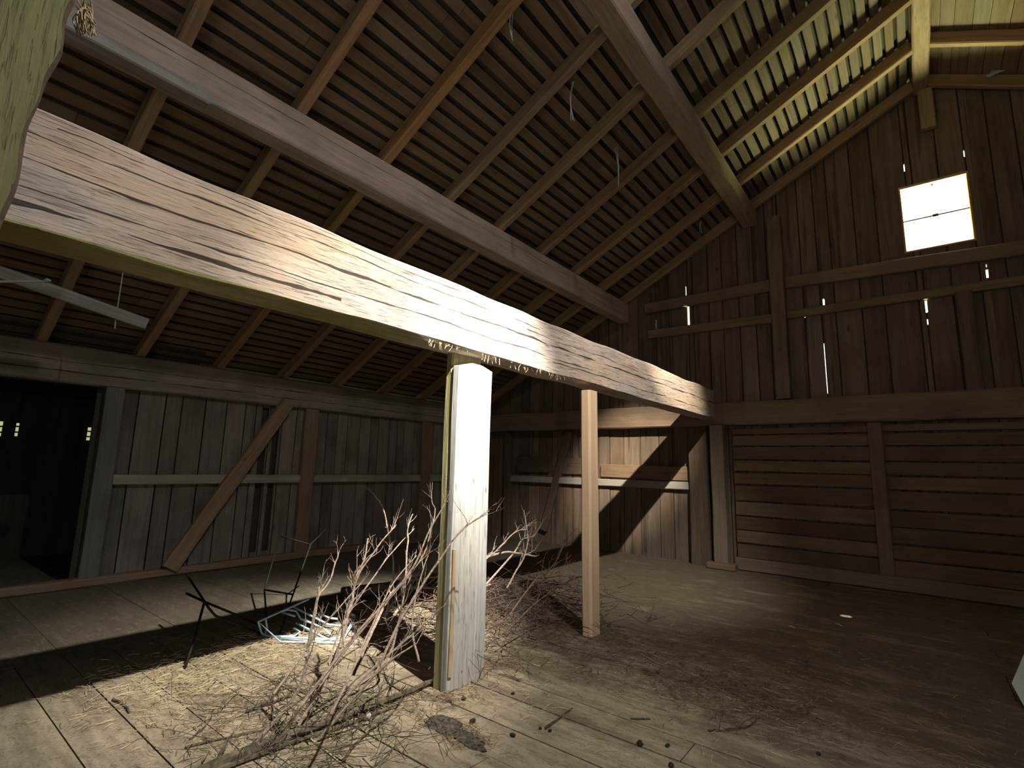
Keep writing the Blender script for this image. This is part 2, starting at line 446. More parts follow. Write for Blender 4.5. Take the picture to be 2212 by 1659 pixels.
def floor_material():
    m, n, l, b = nmat('dusty_plank_floor')
    tc = n.new('ShaderNodeTexCoord'); geo = n.new('ShaderNodeNewGeometry')
    rv = geo.outputs['Random Per Island']
    mp = n.new('ShaderNodeMapping'); mp.inputs['Scale'].default_value = (1.1, 14, 14)
    off = n.new('ShaderNodeCombineXYZ'); l.new(mth(n, l, 'MULTIPLY', rv, 31), off.inputs[0])
    add = n.new('ShaderNodeVectorMath'); l.new(tc.outputs['Object'], add.inputs[0]); l.new(off.outputs[0], add.inputs[1])
    l.new(add.outputs[0], mp.inputs[0])
    g = n.new('ShaderNodeTexNoise'); g.inputs['Scale'].default_value = 1; g.inputs['Detail'].default_value = 6
    l.new(mp.outputs[0], g.inputs['Vector'])
    col = ramp(n, l, g.outputs[0], ((0.3, (0.275, 0.225, 0.16)), (0.65, (0.42, 0.35, 0.255))))
    # dark trodden soil and chaff, in streaks along the boards
    m2 = n.new('ShaderNodeMapping'); m2.inputs['Scale'].default_value = (1.0, 2.6, 1)
    l.new(tc.outputs['Object'], m2.inputs[0])
    d = n.new('ShaderNodeTexNoise'); d.inputs['Scale'].default_value = 1.5; d.inputs['Detail'].default_value = 9; d.inputs['Roughness'].default_value = 0.7
    l.new(m2.outputs[0], d.inputs['Vector'])
    # more of it towards the gable and the middle of the barn
    sp = n.new('ShaderNodeSeparateXYZ'); l.new(tc.outputs['Object'], sp.inputs[0])
    bias = mth(n, l, 'MULTIPLY', mth(n, l, 'SUBTRACT', sp.outputs['Y'], 2.6), 0.075, clamp=False)
    bias = mth(n, l, 'MINIMUM', mth(n, l, 'MAXIMUM', bias, -0.03), 0.17)
    bias = mth(n, l, 'ADD', bias, mth(n, l, 'MULTIPLY', ramp(n, l, mth(n, l, 'MULTIPLY', sp.outputs['X'], -0.2), ((0.36, 0.0), (0.55, 1.0))), 0.05))
    df = ramp(n, l, mth(n, l, 'ADD', d.outputs[0], bias), ((0.50, 0.0), (0.66, 1.0)))
    col = mixc(n, l, mth(n, l, 'MULTIPLY', df, 0.82), col, (0.155, 0.12, 0.08))
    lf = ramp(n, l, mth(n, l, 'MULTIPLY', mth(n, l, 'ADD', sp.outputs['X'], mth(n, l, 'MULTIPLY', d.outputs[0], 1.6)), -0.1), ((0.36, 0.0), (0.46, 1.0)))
    col = mixc(n, l, mth(n, l, 'MULTIPLY', lf, 0.75), col, (0.088, 0.08, 0.062))  # weaker light at the far left painted in as darker boards
    sp2 = n.new('ShaderNodeTexNoise'); sp2.inputs['Scale'].default_value = 55; sp2.inputs['Detail'].default_value = 3
    l.new(tc.outputs['Object'], sp2.inputs['Vector'])
    mt = n.new('ShaderNodeTexNoise'); mt.inputs['Scale'].default_value = 7.0; mt.inputs['Detail'].default_value = 8; mt.inputs['Roughness'].default_value = 0.75
    l.new(m2.outputs[0], mt.inputs['Vector'])
    col = mixc(n, l, mth(n, l, 'MULTIPLY', ramp(n, l, mt.outputs[0], ((0.5, 0.0), (0.62, 1.0))), 0.5), col, (0.15, 0.12, 0.085))
    col = mixc(n, l, mth(n, l, 'MULTIPLY', ramp(n, l, mt.outputs[0], ((0.36, 1.0), (0.46, 0.0))), 0.3), col, (0.46, 0.40, 0.30))
    sf = ramp(n, l, sp2.outputs[0], ((0.6, 0.0), (0.72, 1.0)))
    col = mixc(n, l, mth(n, l, 'MULTIPLY', sf, 0.55), col, (0.11, 0.085, 0.055))
    sf2 = ramp(n, l, sp2.outputs[0], ((0.28, 1.0), (0.36, 0.0)))
    col = mixc(n, l, mth(n, l, 'MULTIPLY', sf2, 0.4), col, (0.58, 0.49, 0.33))
    l.new(col, b.inputs['Base Color'])
    bp = n.new('ShaderNodeBump'); bp.inputs['Strength'].default_value = 0.5; bp.inputs['Distance'].default_value = 0.015
    l.new(mth(n, l, 'ADD', g.outputs[0], mth(n, l, 'ADD', d.outputs[0], sp2.outputs[0])), bp.inputs['Height'])
    l.new(bp.outputs[0], b.inputs['Normal'])
    b.inputs['Roughness'].default_value = 0.95
    return m


M['floor'] = floor_material()

# ------------------------------------------------------------------ the setting: floor
XL, YG = -7.8, 8.82                 # faces of the left wall boards and of the gable boards
RIDGE_X, SLOPE, EAVE = 0.47, 0.52, 2.80


def rafter_z(x):                     # underside of the rafters
    return EAVE + SLOPE * (x + 7.7) if x <= RIDGE_X else EAVE + SLOPE * (2 * RIDGE_X - x + 7.7)


RAF_D = 0.16
BOARD_DZ = RAF_D * math.sqrt(1 + SLOPE * SLOPE)      # vertical distance rafter underside to roof boards

bm = bmesh.new()
ys = [-4.2]
for v in (-3.9, -3.6, -3.3, -3.0, -2.7, -2.4, -2.1, -1.8, -1.5, -1.2, -0.9, -0.6, -0.3, 0.0):
    ys.append(v)
while ys[-1] < 9.0:
    ys.append(ys[-1] + rnd.uniform(0.22, 0.34))
for y0, y1 in zip(ys, ys[1:]):
    cuts = [-12.5, -7.75 + rnd.uniform(-0.02, 0.02), rnd.choice((-5.2, -4.4, -3.3)), rnd.choice((-1.1, 0.4, 1.6)), 9.4]
    for x0, x1 in zip(cuts, cuts[1:]):
        t = rnd.uniform(-0.006, 0.0)
        gp = .004 if x1 > -4 and x0 > -7 else .0008
        hexa(bm, [(x0 + .003, y0 + gp, -0.05), (x1 - .003, y0 + gp, -0.05), (x1 - .003, y1 - gp, -0.05), (x0 + .003, y1 - gp, -0.05),
                  (x0 + .003, y0 + gp, t), (x1 - .003, y0 + gp, t), (x1 - .003, y1 - gp, t), (x0 + .003, y1 - gp, t)])
abox(bm, -12.5, 9.4, -4.2, 9.0, -0.09, -0.052)
tag(mesh_obj('floor', bm, M['floor']), kind='structure')


# ------------------------------------------------------------------ walls made of boards
def wall_boards(bm, horiz, u_edges, zlo, ztop, holes, face, thick, gap=0.008, jitter=0.006, sign=1):
    """vertical boards; horiz 'x' (gable) or 'y' (side wall); holes: (u0,u1,z0,z1)"""
    for u0, u1 in zip(u_edges, u_edges[1:]):
        f = face + sign * rnd.uniform(0, jitter)
        br = sorted({u0 + gap / 2, u1 - gap / 2} | {h for q in holes for h in q[:2] if u0 + gap / 2 < h < u1 - gap / 2})
        for a, b_ in zip(br, br[1:]):
            if b_ - a < 1e-4: continue
            c = (a + b_) / 2
            hs = sorted((h[2], h[3]) for h in holes if h[0] - 1e-6 <= c <= h[1] + 1e-6)
            z0 = zlo
            segs = []
            for h0, h1 in hs:
                if h0 > z0: segs.append((z0, h0))
                z0 = max(z0, h1)
            segs.append((z0, None))
            for s0, s1 in segs:
                ta = ztop(a) if s1 is None else s1
                tb = ztop(b_) if s1 is None else s1
                if min(ta, tb) - s0 < 0.005: continue
                if horiz == 'x':
                    hexa(bm, [(a, f, s0), (b_, f, s0), (b_, f + thick, s0), (a, f + thick, s0),
                              (a, f, ta), (b_, f, tb), (b_, f + thick, tb), (a, f + thick, ta)])
                else:
                    hexa(bm, [(f, a, s0), (f, b_, s0), (f + thick, b_, s0), (f + thick, a, s0),
                              (f, a, ta), (f, b_, tb), (f + thick, b_, tb), (f + thick, a, ta)])


def gz(px, py): return onplane(px, py, 1, YG)


WIN = (0.10, 0.86, 4.63, 5.63)
slit_px = [(1481, 618, 641, 4), (1486.5, 654, 706, 7), (1417, 690, 714, 2.5), (1779, 645, 661, 6), (1783, 740, 850, 2.2),
           (2001, 648, 674, 6), (2004, 688, 700, 3), (2133, 582, 600, 7), (2131, 570, 577, 3), (1953, 352, 368, 3), (2083, 322, 336, 3),
           (1738, 681, 685, 3)]
holes = [WIN]
for px, y0, y1, wpx in slit_px:
    c = gz(px, (y0 + y1) / 2); k = depth_of(c) / F
    top = gz(px, y0).z; bot = gz(px, y1).z
    holes.append((c.x - wpx * k * 0.33, c.x + wpx * k * 0.33, bot, top))
u = [-8.2]
while u[-1] < 9.0: u.append(u[-1] + rnd.uniform(0.19, 0.34))
# board edges through the slits
for h in holes[1:]:
    c = (h[0] + h[1]) / 2
    k = min(range(len(u)), key=lambda i: abs(u[i] - c)); u[k] = c
u = sorted(set(u))
top_fn = lambda x: rafter_z(x) + BOARD_DZ - 0.01
bm = bmesh.new()
wall_boards(bm, 'x', u, -0.02, top_fn, holes, YG, 0.025, gap=0.018, jitter=0.014)
wall = mesh_obj('wall_gable', bm, M['brown_board'])
tag(wall, kind='structure')
bm = bmesh.new()
wall_boards(bm, 'x', [-8.2, 9.0], -0.02, top_fn, holes, YG + 0.035, 0.03, gap=0.0, jitter=0)
tag(mesh_obj('wall_gable_cladding', bm, M['backing']), kind='structure')

# left wall, with the doorway to the dark side shed south of y = 1.73
yb = [1.76]
for px in (278, 339, 376, 428, 475, 517):
    yb.append(onplane(px, 1018, 0, XL).y)
yb += [3.62, 3.72, 3.84]
while yb[-1] < 8.75: yb.append(yb[-1] + rnd.uniform(0.16, 0.27))
dark_strips = [(3.72, 3.82, 0.16, 2.3), (3.90, 4.0, 0.16, 2.3)]
bm = bmesh.new()
wall_boards(bm, 'y', yb, 0.0, lambda y: 2.42, dark_strips, XL, -0.025, gap=0.016, sign=-1)
wall_boards(bm, 'y', [-4.2, -1.4], 0.0, lambda y: 2.42, [], XL, -0.025, sign=-1)
tag(mesh_obj('wall_left', bm, M['grey_board']), kind='structure')
bm = bmesh.new()
abox(bm, XL - 0.09, XL - 0.06, 1.70, 8.95, -0.02, 2.60)
abox(bm, XL - 0.09, XL - 0.06, -4.2, -1.4, -0.02, 2.60)
tag(mesh_obj('wall_left_cladding', bm, M['backing']), kind='structure')

# side shed behind the doorway
SX = -10.6
shed_holes = []
for (a, b_, c, d) in ((186, 208, 924, 951), (31, 43, 914, 942), (-12, 8, 910, 942)):
    p0 = onplane(a, d, 0, SX); p1 = onplane(b_, c, 0, SX)
    shed_holes.append((p0.y, p1.y, p0.z, p1.z))
bm = bmesh.new()
wall_boards(bm, 'y', [-4.2 + 0.22 * i for i in range(33)], -0.06, lambda y: 2.5, shed_holes, SX, -0.025, gap=0.0, sign=-1)
bars = bmesh.new()
for h in shed_holes:
    z = h[2] + 0.05
    while z < h[3]:
        abox(bars, SX - 0.02, SX - 0.005, h[0] - 0.02, h[1] + 0.02, z, z + 0.022)
        z += 0.085
tag(mesh_obj('wall_shed', bm, M['backing']), kind='structure')
tag(mesh_obj('trim_1', bars, M['backing']), kind='structure')
bm = bmesh.new()
hexa(bm, [(-10.8, -4.2, 2.38), (-7.7, -4.2, 2.95), (-7.7, 2.8, 2.95), (-10.8, 2.8, 2.38),
          (-10.8, -4.2, 2.42), (-7.7, -4.2, 2.99), (-7.7, 2.8, 2.99), (-10.8, 2.8, 2.42)])
abox(bm, -10.8, -7.9, 2.75, 2.8, 0, 2.9)
abox(bm, -10.8, -7.9, -4.2, -4.15, 0, 2.9)
tag(mesh_obj('wall_shed_enclosure', bm, M['backing']), kind='structure')

# right and back walls, outside the frame, close the barn
bm = bmesh.new()
wall_boards(bm, 'y', [-4.2 + 0.2 * i for i in range(67)], 0, lambda y: 2.9, [], 8.7, 0.03, gap=0.0)
tag(mesh_obj('wall_right', bm, M['brown_board']), kind='structure')
bm = bmesh.new()
wall_boards(bm, 'x', [-8.2 + 0.2 * i for i in range(87)], 0, top_fn, [(0.4, 3.6, -1, 2.9)], -4.2, -0.03, gap=0.0, jitter=0)
tag(mesh_obj('wall_back', bm, M['brown_board']), kind='structure')

# ------------------------------------------------------------------ roof: spaced boards with a cover layer above
up_l = Vector((-SLOPE, 0, 1)).normalized()
dir_l = Vector((1, 0, SLOPE)).normalized()


def roof_pt(s, h, y, side=-1):
    """s along the slope from the ridge, h above the rafter tops"""
    base = Vector((RIDGE_X, y, rafter_z(RIDGE_X) + BOARD_DZ))
    if side < 0: d, n_ = Vector((-1, 0, -SLOPE)).normalized(), Vector((-SLOPE, 0, 1)).normalized()
    else: d, n_ = Vector((1, 0, -SLOPE)).normalized(), Vector((SLOPE, 0, 1)).normalized()
    return base + d * s + n_ * h


def roof_slab(bm, s0, s1, h0, h1, y0, y1, side):
    P = [roof_pt(s0, h0, y0, side), roof_pt(s1, h0, y0, side), roof_pt(s1, h0, y1, side), roof_pt(s0, h0, y1, side),
         roof_pt(s0, h1, y0, side), roof_pt(s1, h1, y0, side), roof_pt(s1, h1, y1, side), roof_pt(s0, h1, y1, side)]
    hexa(bm, P)


LS = 9.6
bm = bmesh.new(); bc = bmesh.new()
s = 0.02
while s < LS:
    wdt = rnd.uniform(0.092, 0.108)
    cutsy = [-4.3, rnd.uniform(0.5, 3.0), rnd.uniform(4.5, 7.0), 9.0]
    for a, b_ in zip(cutsy, cutsy[1:]):
        roof_slab(bm, s, s + wdt, 0, 0.022, a + 0.002, b_ - 0.002, -1)
    roof_slab(bc, s + wdt - 0.03, s + wdt + 0.075, 0.05, 0.07, -4.3, 9.0, -1)
    s += wdt + rnd.uniform(0.044, 0.054)
# a few openings near the eaves where daylight shows are left out of the sheet above
open_l = [(9.05, 9.22, 7.62, 8.0)]
roof_slab(bc, -0.02, 9.0, 0.075, 0.095, -4.3, 9.0, -1)
roof_slab(bc, 9.0, LS + 0.2, 0.075, 0.095, -4.3, 9.0, -1)
# right slope, close boarded, with the broken gap that lets the sunbeam in
s = 0.02
while s < LS:
    wdt = rnd.uniform(0.14, 0.2)
    if 0.25 < s < 1.3:
        for a, b_ in ((-4.3, 1.2), (2.5, 9.0)):
            roof_slab(bm, s, s + wdt, 0, 0.022, a, b_, 1)
    else:
        roof_slab(bm, s, s + wdt, 0, 0.022, -4.3, 9.0, 1)
    s += wdt + 0.006
roof_slab(bc, -0.02, 0.25, 0.03, 0.05, -4.3, 9.0, 1)
roof_slab(bc, 0.25, 1.4, 0.03, 0.05, -4.3, 1.2, 1)
roof_slab(bc, 0.25, 1.4, 0.03, 0.05, 2.5, 9.0, 1)
roof_slab(bc, 1.4, LS + 0.2, 0.03, 0.05, -4.3, 9.0, 1)
tag(mesh_obj('ceiling', bm, M['roof']), kind='structure')
tag(mesh_obj('ceiling_cover', bc, M['roof_cover']), kind='structure')

# ------------------------------------------------------------------ rafters
ORD = ['first', 'second', 'third', 'fourth', 'fifth', 'sixth', 'seventh', 'eighth', 'ninth', 'tenth', 'eleventh', 'twelfth', 'thirteenth']
RY_ = [8.72, 7.83, 6.90, 5.92, 4.94, 3.98, 3.02, 2.06, 1.10, 0.12, -0.85]
nrm = Vector((-SLOPE, 0, 1)).normalized()
for k, y in enumerate(RY_):
    A = Vector((-8.3, y, rafter_z(-8.3))) + nrm * RAF_D / 2
    B = Vector((RIDGE_X - 0.05, y, rafter_z(RIDGE_X - 0.05))) + nrm * RAF_D / 2
    timber('rafter', A, B, 0.095, RAF_D, M['rafter'],
           f'brown sawn rafter, {ORD[k]} from the gable on the left roof slope', 'rafter', 'rafters of the left roof slope', step=0.5, rough=0.004)
nr2 = Vector((SLOPE, 0, 1)).normalized()
for k, y in enumerate(RY_[:3]):
    A = Vector((RIDGE_X + 0.05, y, rafter_z(RIDGE_X + 0.05))) + nr2 * RAF_D / 2
    B = Vector((8.6, y, rafter_z(8.6))) + nr2 * RAF_D / 2
    timber('rafter', A, B, 0.095, RAF_D, M['rafter'],
           f'dark rafter, {ORD[k]} from the gable to the right of the ridge beam', 'rafter', 'rafters of the right roof slope', step=0.5)

# ------------------------------------------------------------------ long beams
BT, BB = 2.815, 2.335
timber('tie_beam', (-2.665, 0.20, (BT + BB) / 2), (-2.665, 8.58, (BT + BB) / 2), 0.235, BT - BB, M['beam'],
       'huge pale hewn beam with long cracks crossing the picture above two posts', 'beam', rough=0.016, ch=0.02, step=0.09, wane=0.8)
timber('purlin', (-4.25, -4.1, 4.465), (-4.25, 8.78, 4.465), 0.20, 0.37, M['purlin'],
       'brown purlin with one long crack under the rafters, above the huge pale beam', 'beam', rough=0.008, ch=0.014)
timber('purlin', (-1.91, -4.1, 5.735), (-1.91, 8.78, 5.735), 0.23, 0.27, M['pale_purlin'],
       'upper purlin with pale right face running steeply down to the gable', 'beam', rough=0.010, ch=0.016)
timber('ridge_beam', (RIDGE_X, -4.1, 7.11), (RIDGE_X, 8.81, 7.11), 0.18, 0.24, M['pale_purlin'],
       'greenish ridge beam under the roof peak at the top right', 'beam', rough=0.010, ch=0.02)
timber('king_post', (RIDGE_X + 0.04, 8.76, 6.985), (RIDGE_X + 0.04, 8.76, 6.38), 0.17, 0.09, M['pale_purlin'],
       'short upright post hanging on the gable below the ridge beam', 'post', up=(0, 1, 0))
timber('wall_plate', (-7.82, -4.1, 2.565), (-7.82, 8.80, 2.565), 0.24, 0.44, M['plate'],
       'long grey cracked plate beam on top of the left board wall', 'beam', rough=0.012, ch=0.02)
timber('sill_beam', (-7.74, -4.1, 0.05), (-7.74, 8.70, 0.05), 0.16, 0.10, M['brown_timber'],
       'low reddish brown sill along the foot of the left wall', 'beam', rough=0.012, ch=0.02)
timber('gable_beam', (-7.6, 8.70, 2.43), (8.6, 8.70, 2.40), 0.23, 0.37, M['brown_timber'],
       'wide brown beam lying across the gable wall under the upper boards', 'beam', rough=0.012, ch=0.018)

# ------------------------------------------------------------------ left wall framing
for y, w_, lab in ((1.85, 0.19, 'grey door post beside the dark opening in the left wall'),
                   (4.49, 0.23, 'brown wall post right of the long diagonal brace'),
                   (7.02, 0.26, 'brown wall post behind the silver grey plank post, on the left wall')):
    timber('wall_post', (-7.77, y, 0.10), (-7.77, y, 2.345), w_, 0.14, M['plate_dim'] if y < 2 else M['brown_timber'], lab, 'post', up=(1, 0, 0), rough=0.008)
for y0, y1, lab in ((1.95, 4.375, 'grey rail on the left wall between door post and brown post'),
                    (4.61, 6.885, 'grey rail on the left wall between the two brown posts'),
                    (7.155, 8.75, 'grey rail on the left wall running into the far corner')):
    timber('wall_rail', (-7.755, y0, 1.225), (-7.755, y1, 1.225), 0.075, 0.125, M['rail'], lab, 'rail', 'rails on the left wall', rough=0.005)
timber('diagonal_brace', (-7.66, 2.66, 0.10), (-7.64, 4.02, 2.40), 0.20, 0.09, M['brace'],
       'long brown diagonal brace leaning on the left board wall', 'brace', up=(1, 0, 0), rough=0.008)

# ------------------------------------------------------------------ gable framing
def gbar(name, px0, py0, px1, py1, hgt, thick, mat, lab, cat, group=None, y=None):
    yy = YG - thick / 2 if y is None else y
    A = onplane(px0, py0, 1, yy - thick / 2); B = onplane(px1, py1, 1, yy - thick / 2)
    A.y = B.y = yy
    return timber(name, A, B, thick, hgt, mat, lab, cat, group, rough=0.006)


def x_at(px, py, y=YG - 0.1): return onplane(px, py, 1, y)


gbar('gable_rail', 1392, 666, 1668, 614, 0.19, 0.10, M['brown_timber'], 'upper brown gable rail between the lower purlin end and the gable post', 'rail', 'rails on the gable')
gbar('gable_rail', 1696, 609, 2300, 520, 0.19, 0.10, M['brown_timber'], 'upper gable rail right of the gable post, running below the bright window', 'rail', 'rails on the gable')
gbar('gable_rail', 1400, 722, 1672, 686, 0.15, 0.08, M['brown_timber'], 'lower brown gable rail left of the gable post with boards below', 'rail', 'rails on the gable')
gbar('gable_rail', 1698, 680, 2300, 590, 0.13, 0.08, M['brown_timber'], 'lower gable rail right of the gable post, under the small bright slit', 'rail', 'rails on the gable')
timber('gable_post', (-1.53, 8.70, 2.62), (-1.53, 8.70, 5.60), 0.20, 0.17, M['brown_timber'], 'upright gable post below the end of the upper purlin', 'post', up=(0, 1, 0), rough=0.008)
timber('gable_post', (0.66, 8.75, 2.60), (0.66, 8.75, 3.92), 0.17, 0.12, M['dark_timber'], 'dark upright gable post below and right of the bright window', 'post', up=(0, 1, 0), rough=0.008)
timber('corner_post', (-2.53, 8.62, 0.0), (-2.53, 8.62, 2.24), 0.21, 0.16, M['brown_timber'], 'brown post standing under the far end of the huge beam', 'post', up=(0, 1, 0), rough=0.01)
timber('corner_post', (-2.87, 8.70, 0.0), (-2.87, 8.70, 2.24), 0.30, 0.18, M['dark_timber'], 'dark wide post behind the brown post at the far beam end', 'post', up=(0, 1, 0), rough=0.01)
timber('post_foot', (-2.72, 8.54, 0.045), (-2.30, 8.54, 0.045), 0.20, 0.09, M['brown_timber'], 'short wooden block at the foot of the far brown post', 'block')
timber('gable_rail', (-7.0, 8.77, 1.24), (-3.03, 8.77, 1.24), 0.09, 0.13, M['rail'], 'long pale rail across the low gable boards left of the far posts', 'rail', 'rails on the gable')
timber('gable_board', (-4.75, 8.785, 1.46), (-3.03, 8.785, 1.44), 0.04, 0.24, M['brown_timber'], 'brown board above the pale rail, left of the far posts', 'board')
timber('shelf_board', (-6.78, 8.78, 1.55), (-5.95, 8.78, 1.55), 0.05, 0.34, M['dark_timber'], 'dark board above the pale rail nearest the far left corner', 'board')
timber('shelf_board', (-5.72, 8.78, 1.53), (-4.95, 8.78, 1.53), 0.05, 0.32, M['dark_timber'], 'dark board above the pale rail behind the fresh sawn post', 'board')
timber('gable_brace', (-6.05, 8.76, 0.25), (-5.45, 8.76, 2.24), 0.16, 0.09, M['dark_timber'], 'dark leaning brace on the low gable boards behind the twigs', 'brace', up=(0, 1, 0))
timber('gable_corner_post', (-6.98, 8.74, 0.0), (-6.98, 8.74, 2.24), 0.16, 0.12, M['dark_timber'], 'dark post in the far left corner of the gable', 'post', up=(0, 1, 0))

# horizontal slats right of the far post
bm = bmesh.new()
edges_px = [957, 988, 1043, 1082, 1111, 1146, 1172, 1200]
zs = [2.20, 2.085, 1.90, 1.685, 1.50, 1.31, 1.05, 0.82, 0.60, 0.40, 0.18]
for z1, z0 in zip(zs, zs[1:]):
    for x0, x1 in ((-2.32, -0.46), (-0.42, 2.2), (2.22, 8.6)):
        tilt = rnd.uniform(-0.008, 0.008)
        g0, g1 = rnd.uniform(0.008, 0.014), rnd.uniform(0.010, 0.022)
        f = 8.70 + rnd.uniform(0, 0.012)
        hexa(bm, [(x0, f, z0 + g0 + tilt), (x1, f, z0 + g0 - tilt), (x1, f + 0.06, z0 + g0 - tilt), (x0, f + 0.06, z0 + g0 + tilt),
                  (x0, f, z1 - g1 + tilt), (x1, f, z1 - g1 - tilt), (x1, f + 0.06, z1 - g1 - tilt), (x0, f + 0.06, z1 - g1 + tilt)])
tag(mesh_obj('wall_slats', bm, M['slat']), kind='structure')
timber('slat_batten', (-0.43, 8.675, 0.19), (-0.43, 8.675, 2.22), 0.17, 0.045, M['slat'], 'upright batten nailed over the horizontal slats of the gable', 'batten', up=(0, 1, 0))
timber('kick_board', (-2.33, 8.655, 0.10), (8.5, 8.655, 0.095), 0.07, 0.185, M['brown_timber'], 'yellowish brown board along the foot of the slatted gable wall', 'board', rough=0.006)

# ------------------------------------------------------------------ window
wx0, wx1, wz0, wz1 = WIN
win = empty('window_1', ((wx0 + wx1) / 2, YG + 0.04, wz0)); tag(win, kind='structure')
bm = bmesh.new()
abox(bm, wx0, wx1, YG - 0.012, YG + 0.17, wz1 - 0.035, wz1)
abox(bm, wx0, wx1, YG - 0.004, YG + 0.09, wz0, wz0 + 0.02)
abox(bm, wx0, wx0 + 0.02, YG - 0.004, YG + 0.09, wz0 + 0.02, wz1 - 0.035)
abox(bm, wx1 - 0.02, wx1, YG - 0.004, YG + 0.09, wz0 + 0.02, wz1 - 0.035)
mesh_obj('window_frame', bm, M['frame'], win)
bm = bmesh.new()
zc = (wz0 + wz1 - 0.035) / 2 + 0.01
abox(bm, wx0 + 0.02, wx1 - 0.02, YG + 0.060, YG + 0.074, zc - 0.009, zc + 0.009)
abox(bm, (wx0 + wx1) / 2 - 0.03, (wx0 + wx1) / 2 + 0.03, YG + 0.056, YG + 0.078, zc - 0.02, zc + 0.02)
abox(bm, (wx0 + wx1) / 2 - 0.012, (wx0 + wx1) / 2 + 0.012, YG + 0.056, YG + 0.078, wz1 - 0.062, wz1 - 0.034)
mesh_obj('glazing_bar', bm, M['iron'], win)
for a, b_ in ((wz0 + 0.02, zc - 0.009), (zc + 0.009, wz1 - 0.035)):
    bm = bmesh.new(); abox(bm, wx0 + 0.02, wx1 - 0.02, YG + 0.065, YG + 0.069, a, b_)
    mesh_obj('pane', bm, M['glass'], win)

# ------------------------------------------------------------------ posts under the huge beam
p = empty('plank_post', (-2.63, 2.82, 0)); tag(p, 'thick silver grey plank post under the huge beam, brightly lit at the top', 'post')
def post_bm(ya, yb_, thick, h, topcut):
    bm = timber_mesh(h, yb_ - ya, thick, rough=0.008, ch=0.016, step=0.08, seed=91)
    return bm
bm = timber_mesh(2.26, 0.375, 0.075, rough=0.006, ch=0.014, step=0.08, seed=91)
for v in bm.verts:
    if v.co.x > 2.22: v.co.x -= 0.10 * max(0, (abs(v.co.y) - 0.12)) / 0.07 * 0.4
mesh_obj('front_plank', bm, M['plank_post'], p, frame_matrix((-2.612, 2.815, 0), (-2.612, 2.815, 1), up=(1, 0, 0)))
timber('rear_plank', (-2.69, 2.80, 0.0), (-2.70, 2.80, 2.335), 0.33, 0.07, M['mossy'], 'greenish rear plank', up=(1, 0, 0), parent=p)
timber('side_strip', (-2.600, 2.648, 0.10), (-2.600, 2.648, 0.92), 0.03, 0.075, M['fresh_strip'], 'light brown strip nailed to the near edge', up=(1, 0, 0), parent=p)
A2 = (-2.47, 4.36, 0.0)
p2 = timber('sawn_post', A2, (-2.49, 4.36, 2.25), 0.17, 0.11, M['new_post'],
            'slim light orange sawn post under the huge beam, right of the silver grey one', 'post', up=(1, 0, 0), rough=0.004, ch=0.02)

# ------------------------------------------------------------------ mossy near post at the left edge
bm = bmesh.new()
prof = [(-2.30, 3.75), (-2.3, 3.16), (-2.3, 2.90), (-2.3, 2.60), (-2.3, 2.31), (-2.3, 2.13), (-2.3, 1.6), (-2.3, 0.0)]
edge = [(640, 0), ]
pts = [(235, -160), (165, 0), (125, 130), (85, 225), (60, 290), (48, 370), (20, 450), (0, 500), (-8, 560), (-60, 900), (-150, 1600)]
PX = -2.28
ring_f, ring_b, ring_fl, ring_bl, ring_e = [], [], [], [], []
fine = smooth_path([onplane(a, b_, 0, PX) for a, b_ in pts], 5)
for k, q in enumerate(fine):
    jj = 0.012 * noise.noise(Vector((0, q.z * 7, 3)))
    ring_f.append(bm.verts.new((PX, q.y + jj - 0.012 - 0.009 * noise.noise(Vector((4, q.z * 5, 1))), q.z)))
    ring_e.append(bm.verts.new((PX - 0.03, q.y + jj, q.z)))
    ring_b.append(bm.verts.new((PX - 0.26, q.y + jj * 0.6 - 0.005, q.z)))
    ring_bl.append(bm.verts.new((PX - 0.26, q.y - 0.36, q.z)))
    ring_fl.append(bm.verts.new((PX, q.y - 0.36, q.z)))
for k in range(len(fine) - 1):
    for a, b_ in ((ring_f, ring_e), (ring_e, ring_b), (ring_b, ring_bl), (ring_bl, ring_fl), (ring_fl, ring_f)):
        fc = bm.faces.new((a[k], b_[k], b_[k + 1], a[k + 1]))
        if a is ring_f or a is ring_e: fc.material_index = 1
bm.faces.new((ring_f[0], ring_fl[0], ring_bl[0], ring_b[0], ring_e[0])); bm.faces.new((ring_f[-1], ring_e[-1], ring_b[-1], ring_bl[-1], ring_fl[-1]))
M['mossy_z'] = wood('algae_stained_post', (0.225, 0.23, 0.105), (0.125, 0.125, 0.062), axis='Z', across=26, along=1.8, vary=0.0, knots=0.8,
                    stain=(0.22, 0.20, 0.12), stain_amt=0.6, bump=1.0, knot_scale=3, checks=0.22)
tag(mesh_obj('mossy_post', bm, [M['mossy_z'], M['dark_timber']]), 'near green algae stained post at the left edge, holding the huge beam end', 'post')

# ------------------------------------------------------------------ loose planks aloft
timber('loft_plank', (-3.90, -2.0, 4.13), (-3.90, 1.22, 4.10), 0.17, 0.085, M['grey_plank'], 'thick grey plank lying below the crack-lined purlin, top left', 'plank', roll=math.radians(8))
timber('loft_plank', (-4.08, -2.0, 4.245), (-4.08, 1.40, 4.235), 0.07, 0.05, M['grey_plank'], 'thin grey lath between the thick grey plank and the purlin', 'plank')
a = atdepth(-120, 545, 4.3); b_ = atdepth(318, 700, 5.2)
timber('hanging_board', a, b_, 0.06, 0.11, M['grey_plank'], 'grey board hanging on a cord under the roof at far left', 'board', roll=math.radians(25))
bm = bmesh.new()
c0 = atdepth(250, 690, 5.06); c1 = Vector((c0.x + 0.0, c0.y, rafter_z(c0.x) + 0.05))
tube(bm, [c0 + Vector((0.02, 0, -0.1)), c0, c1], 0.006, 5)
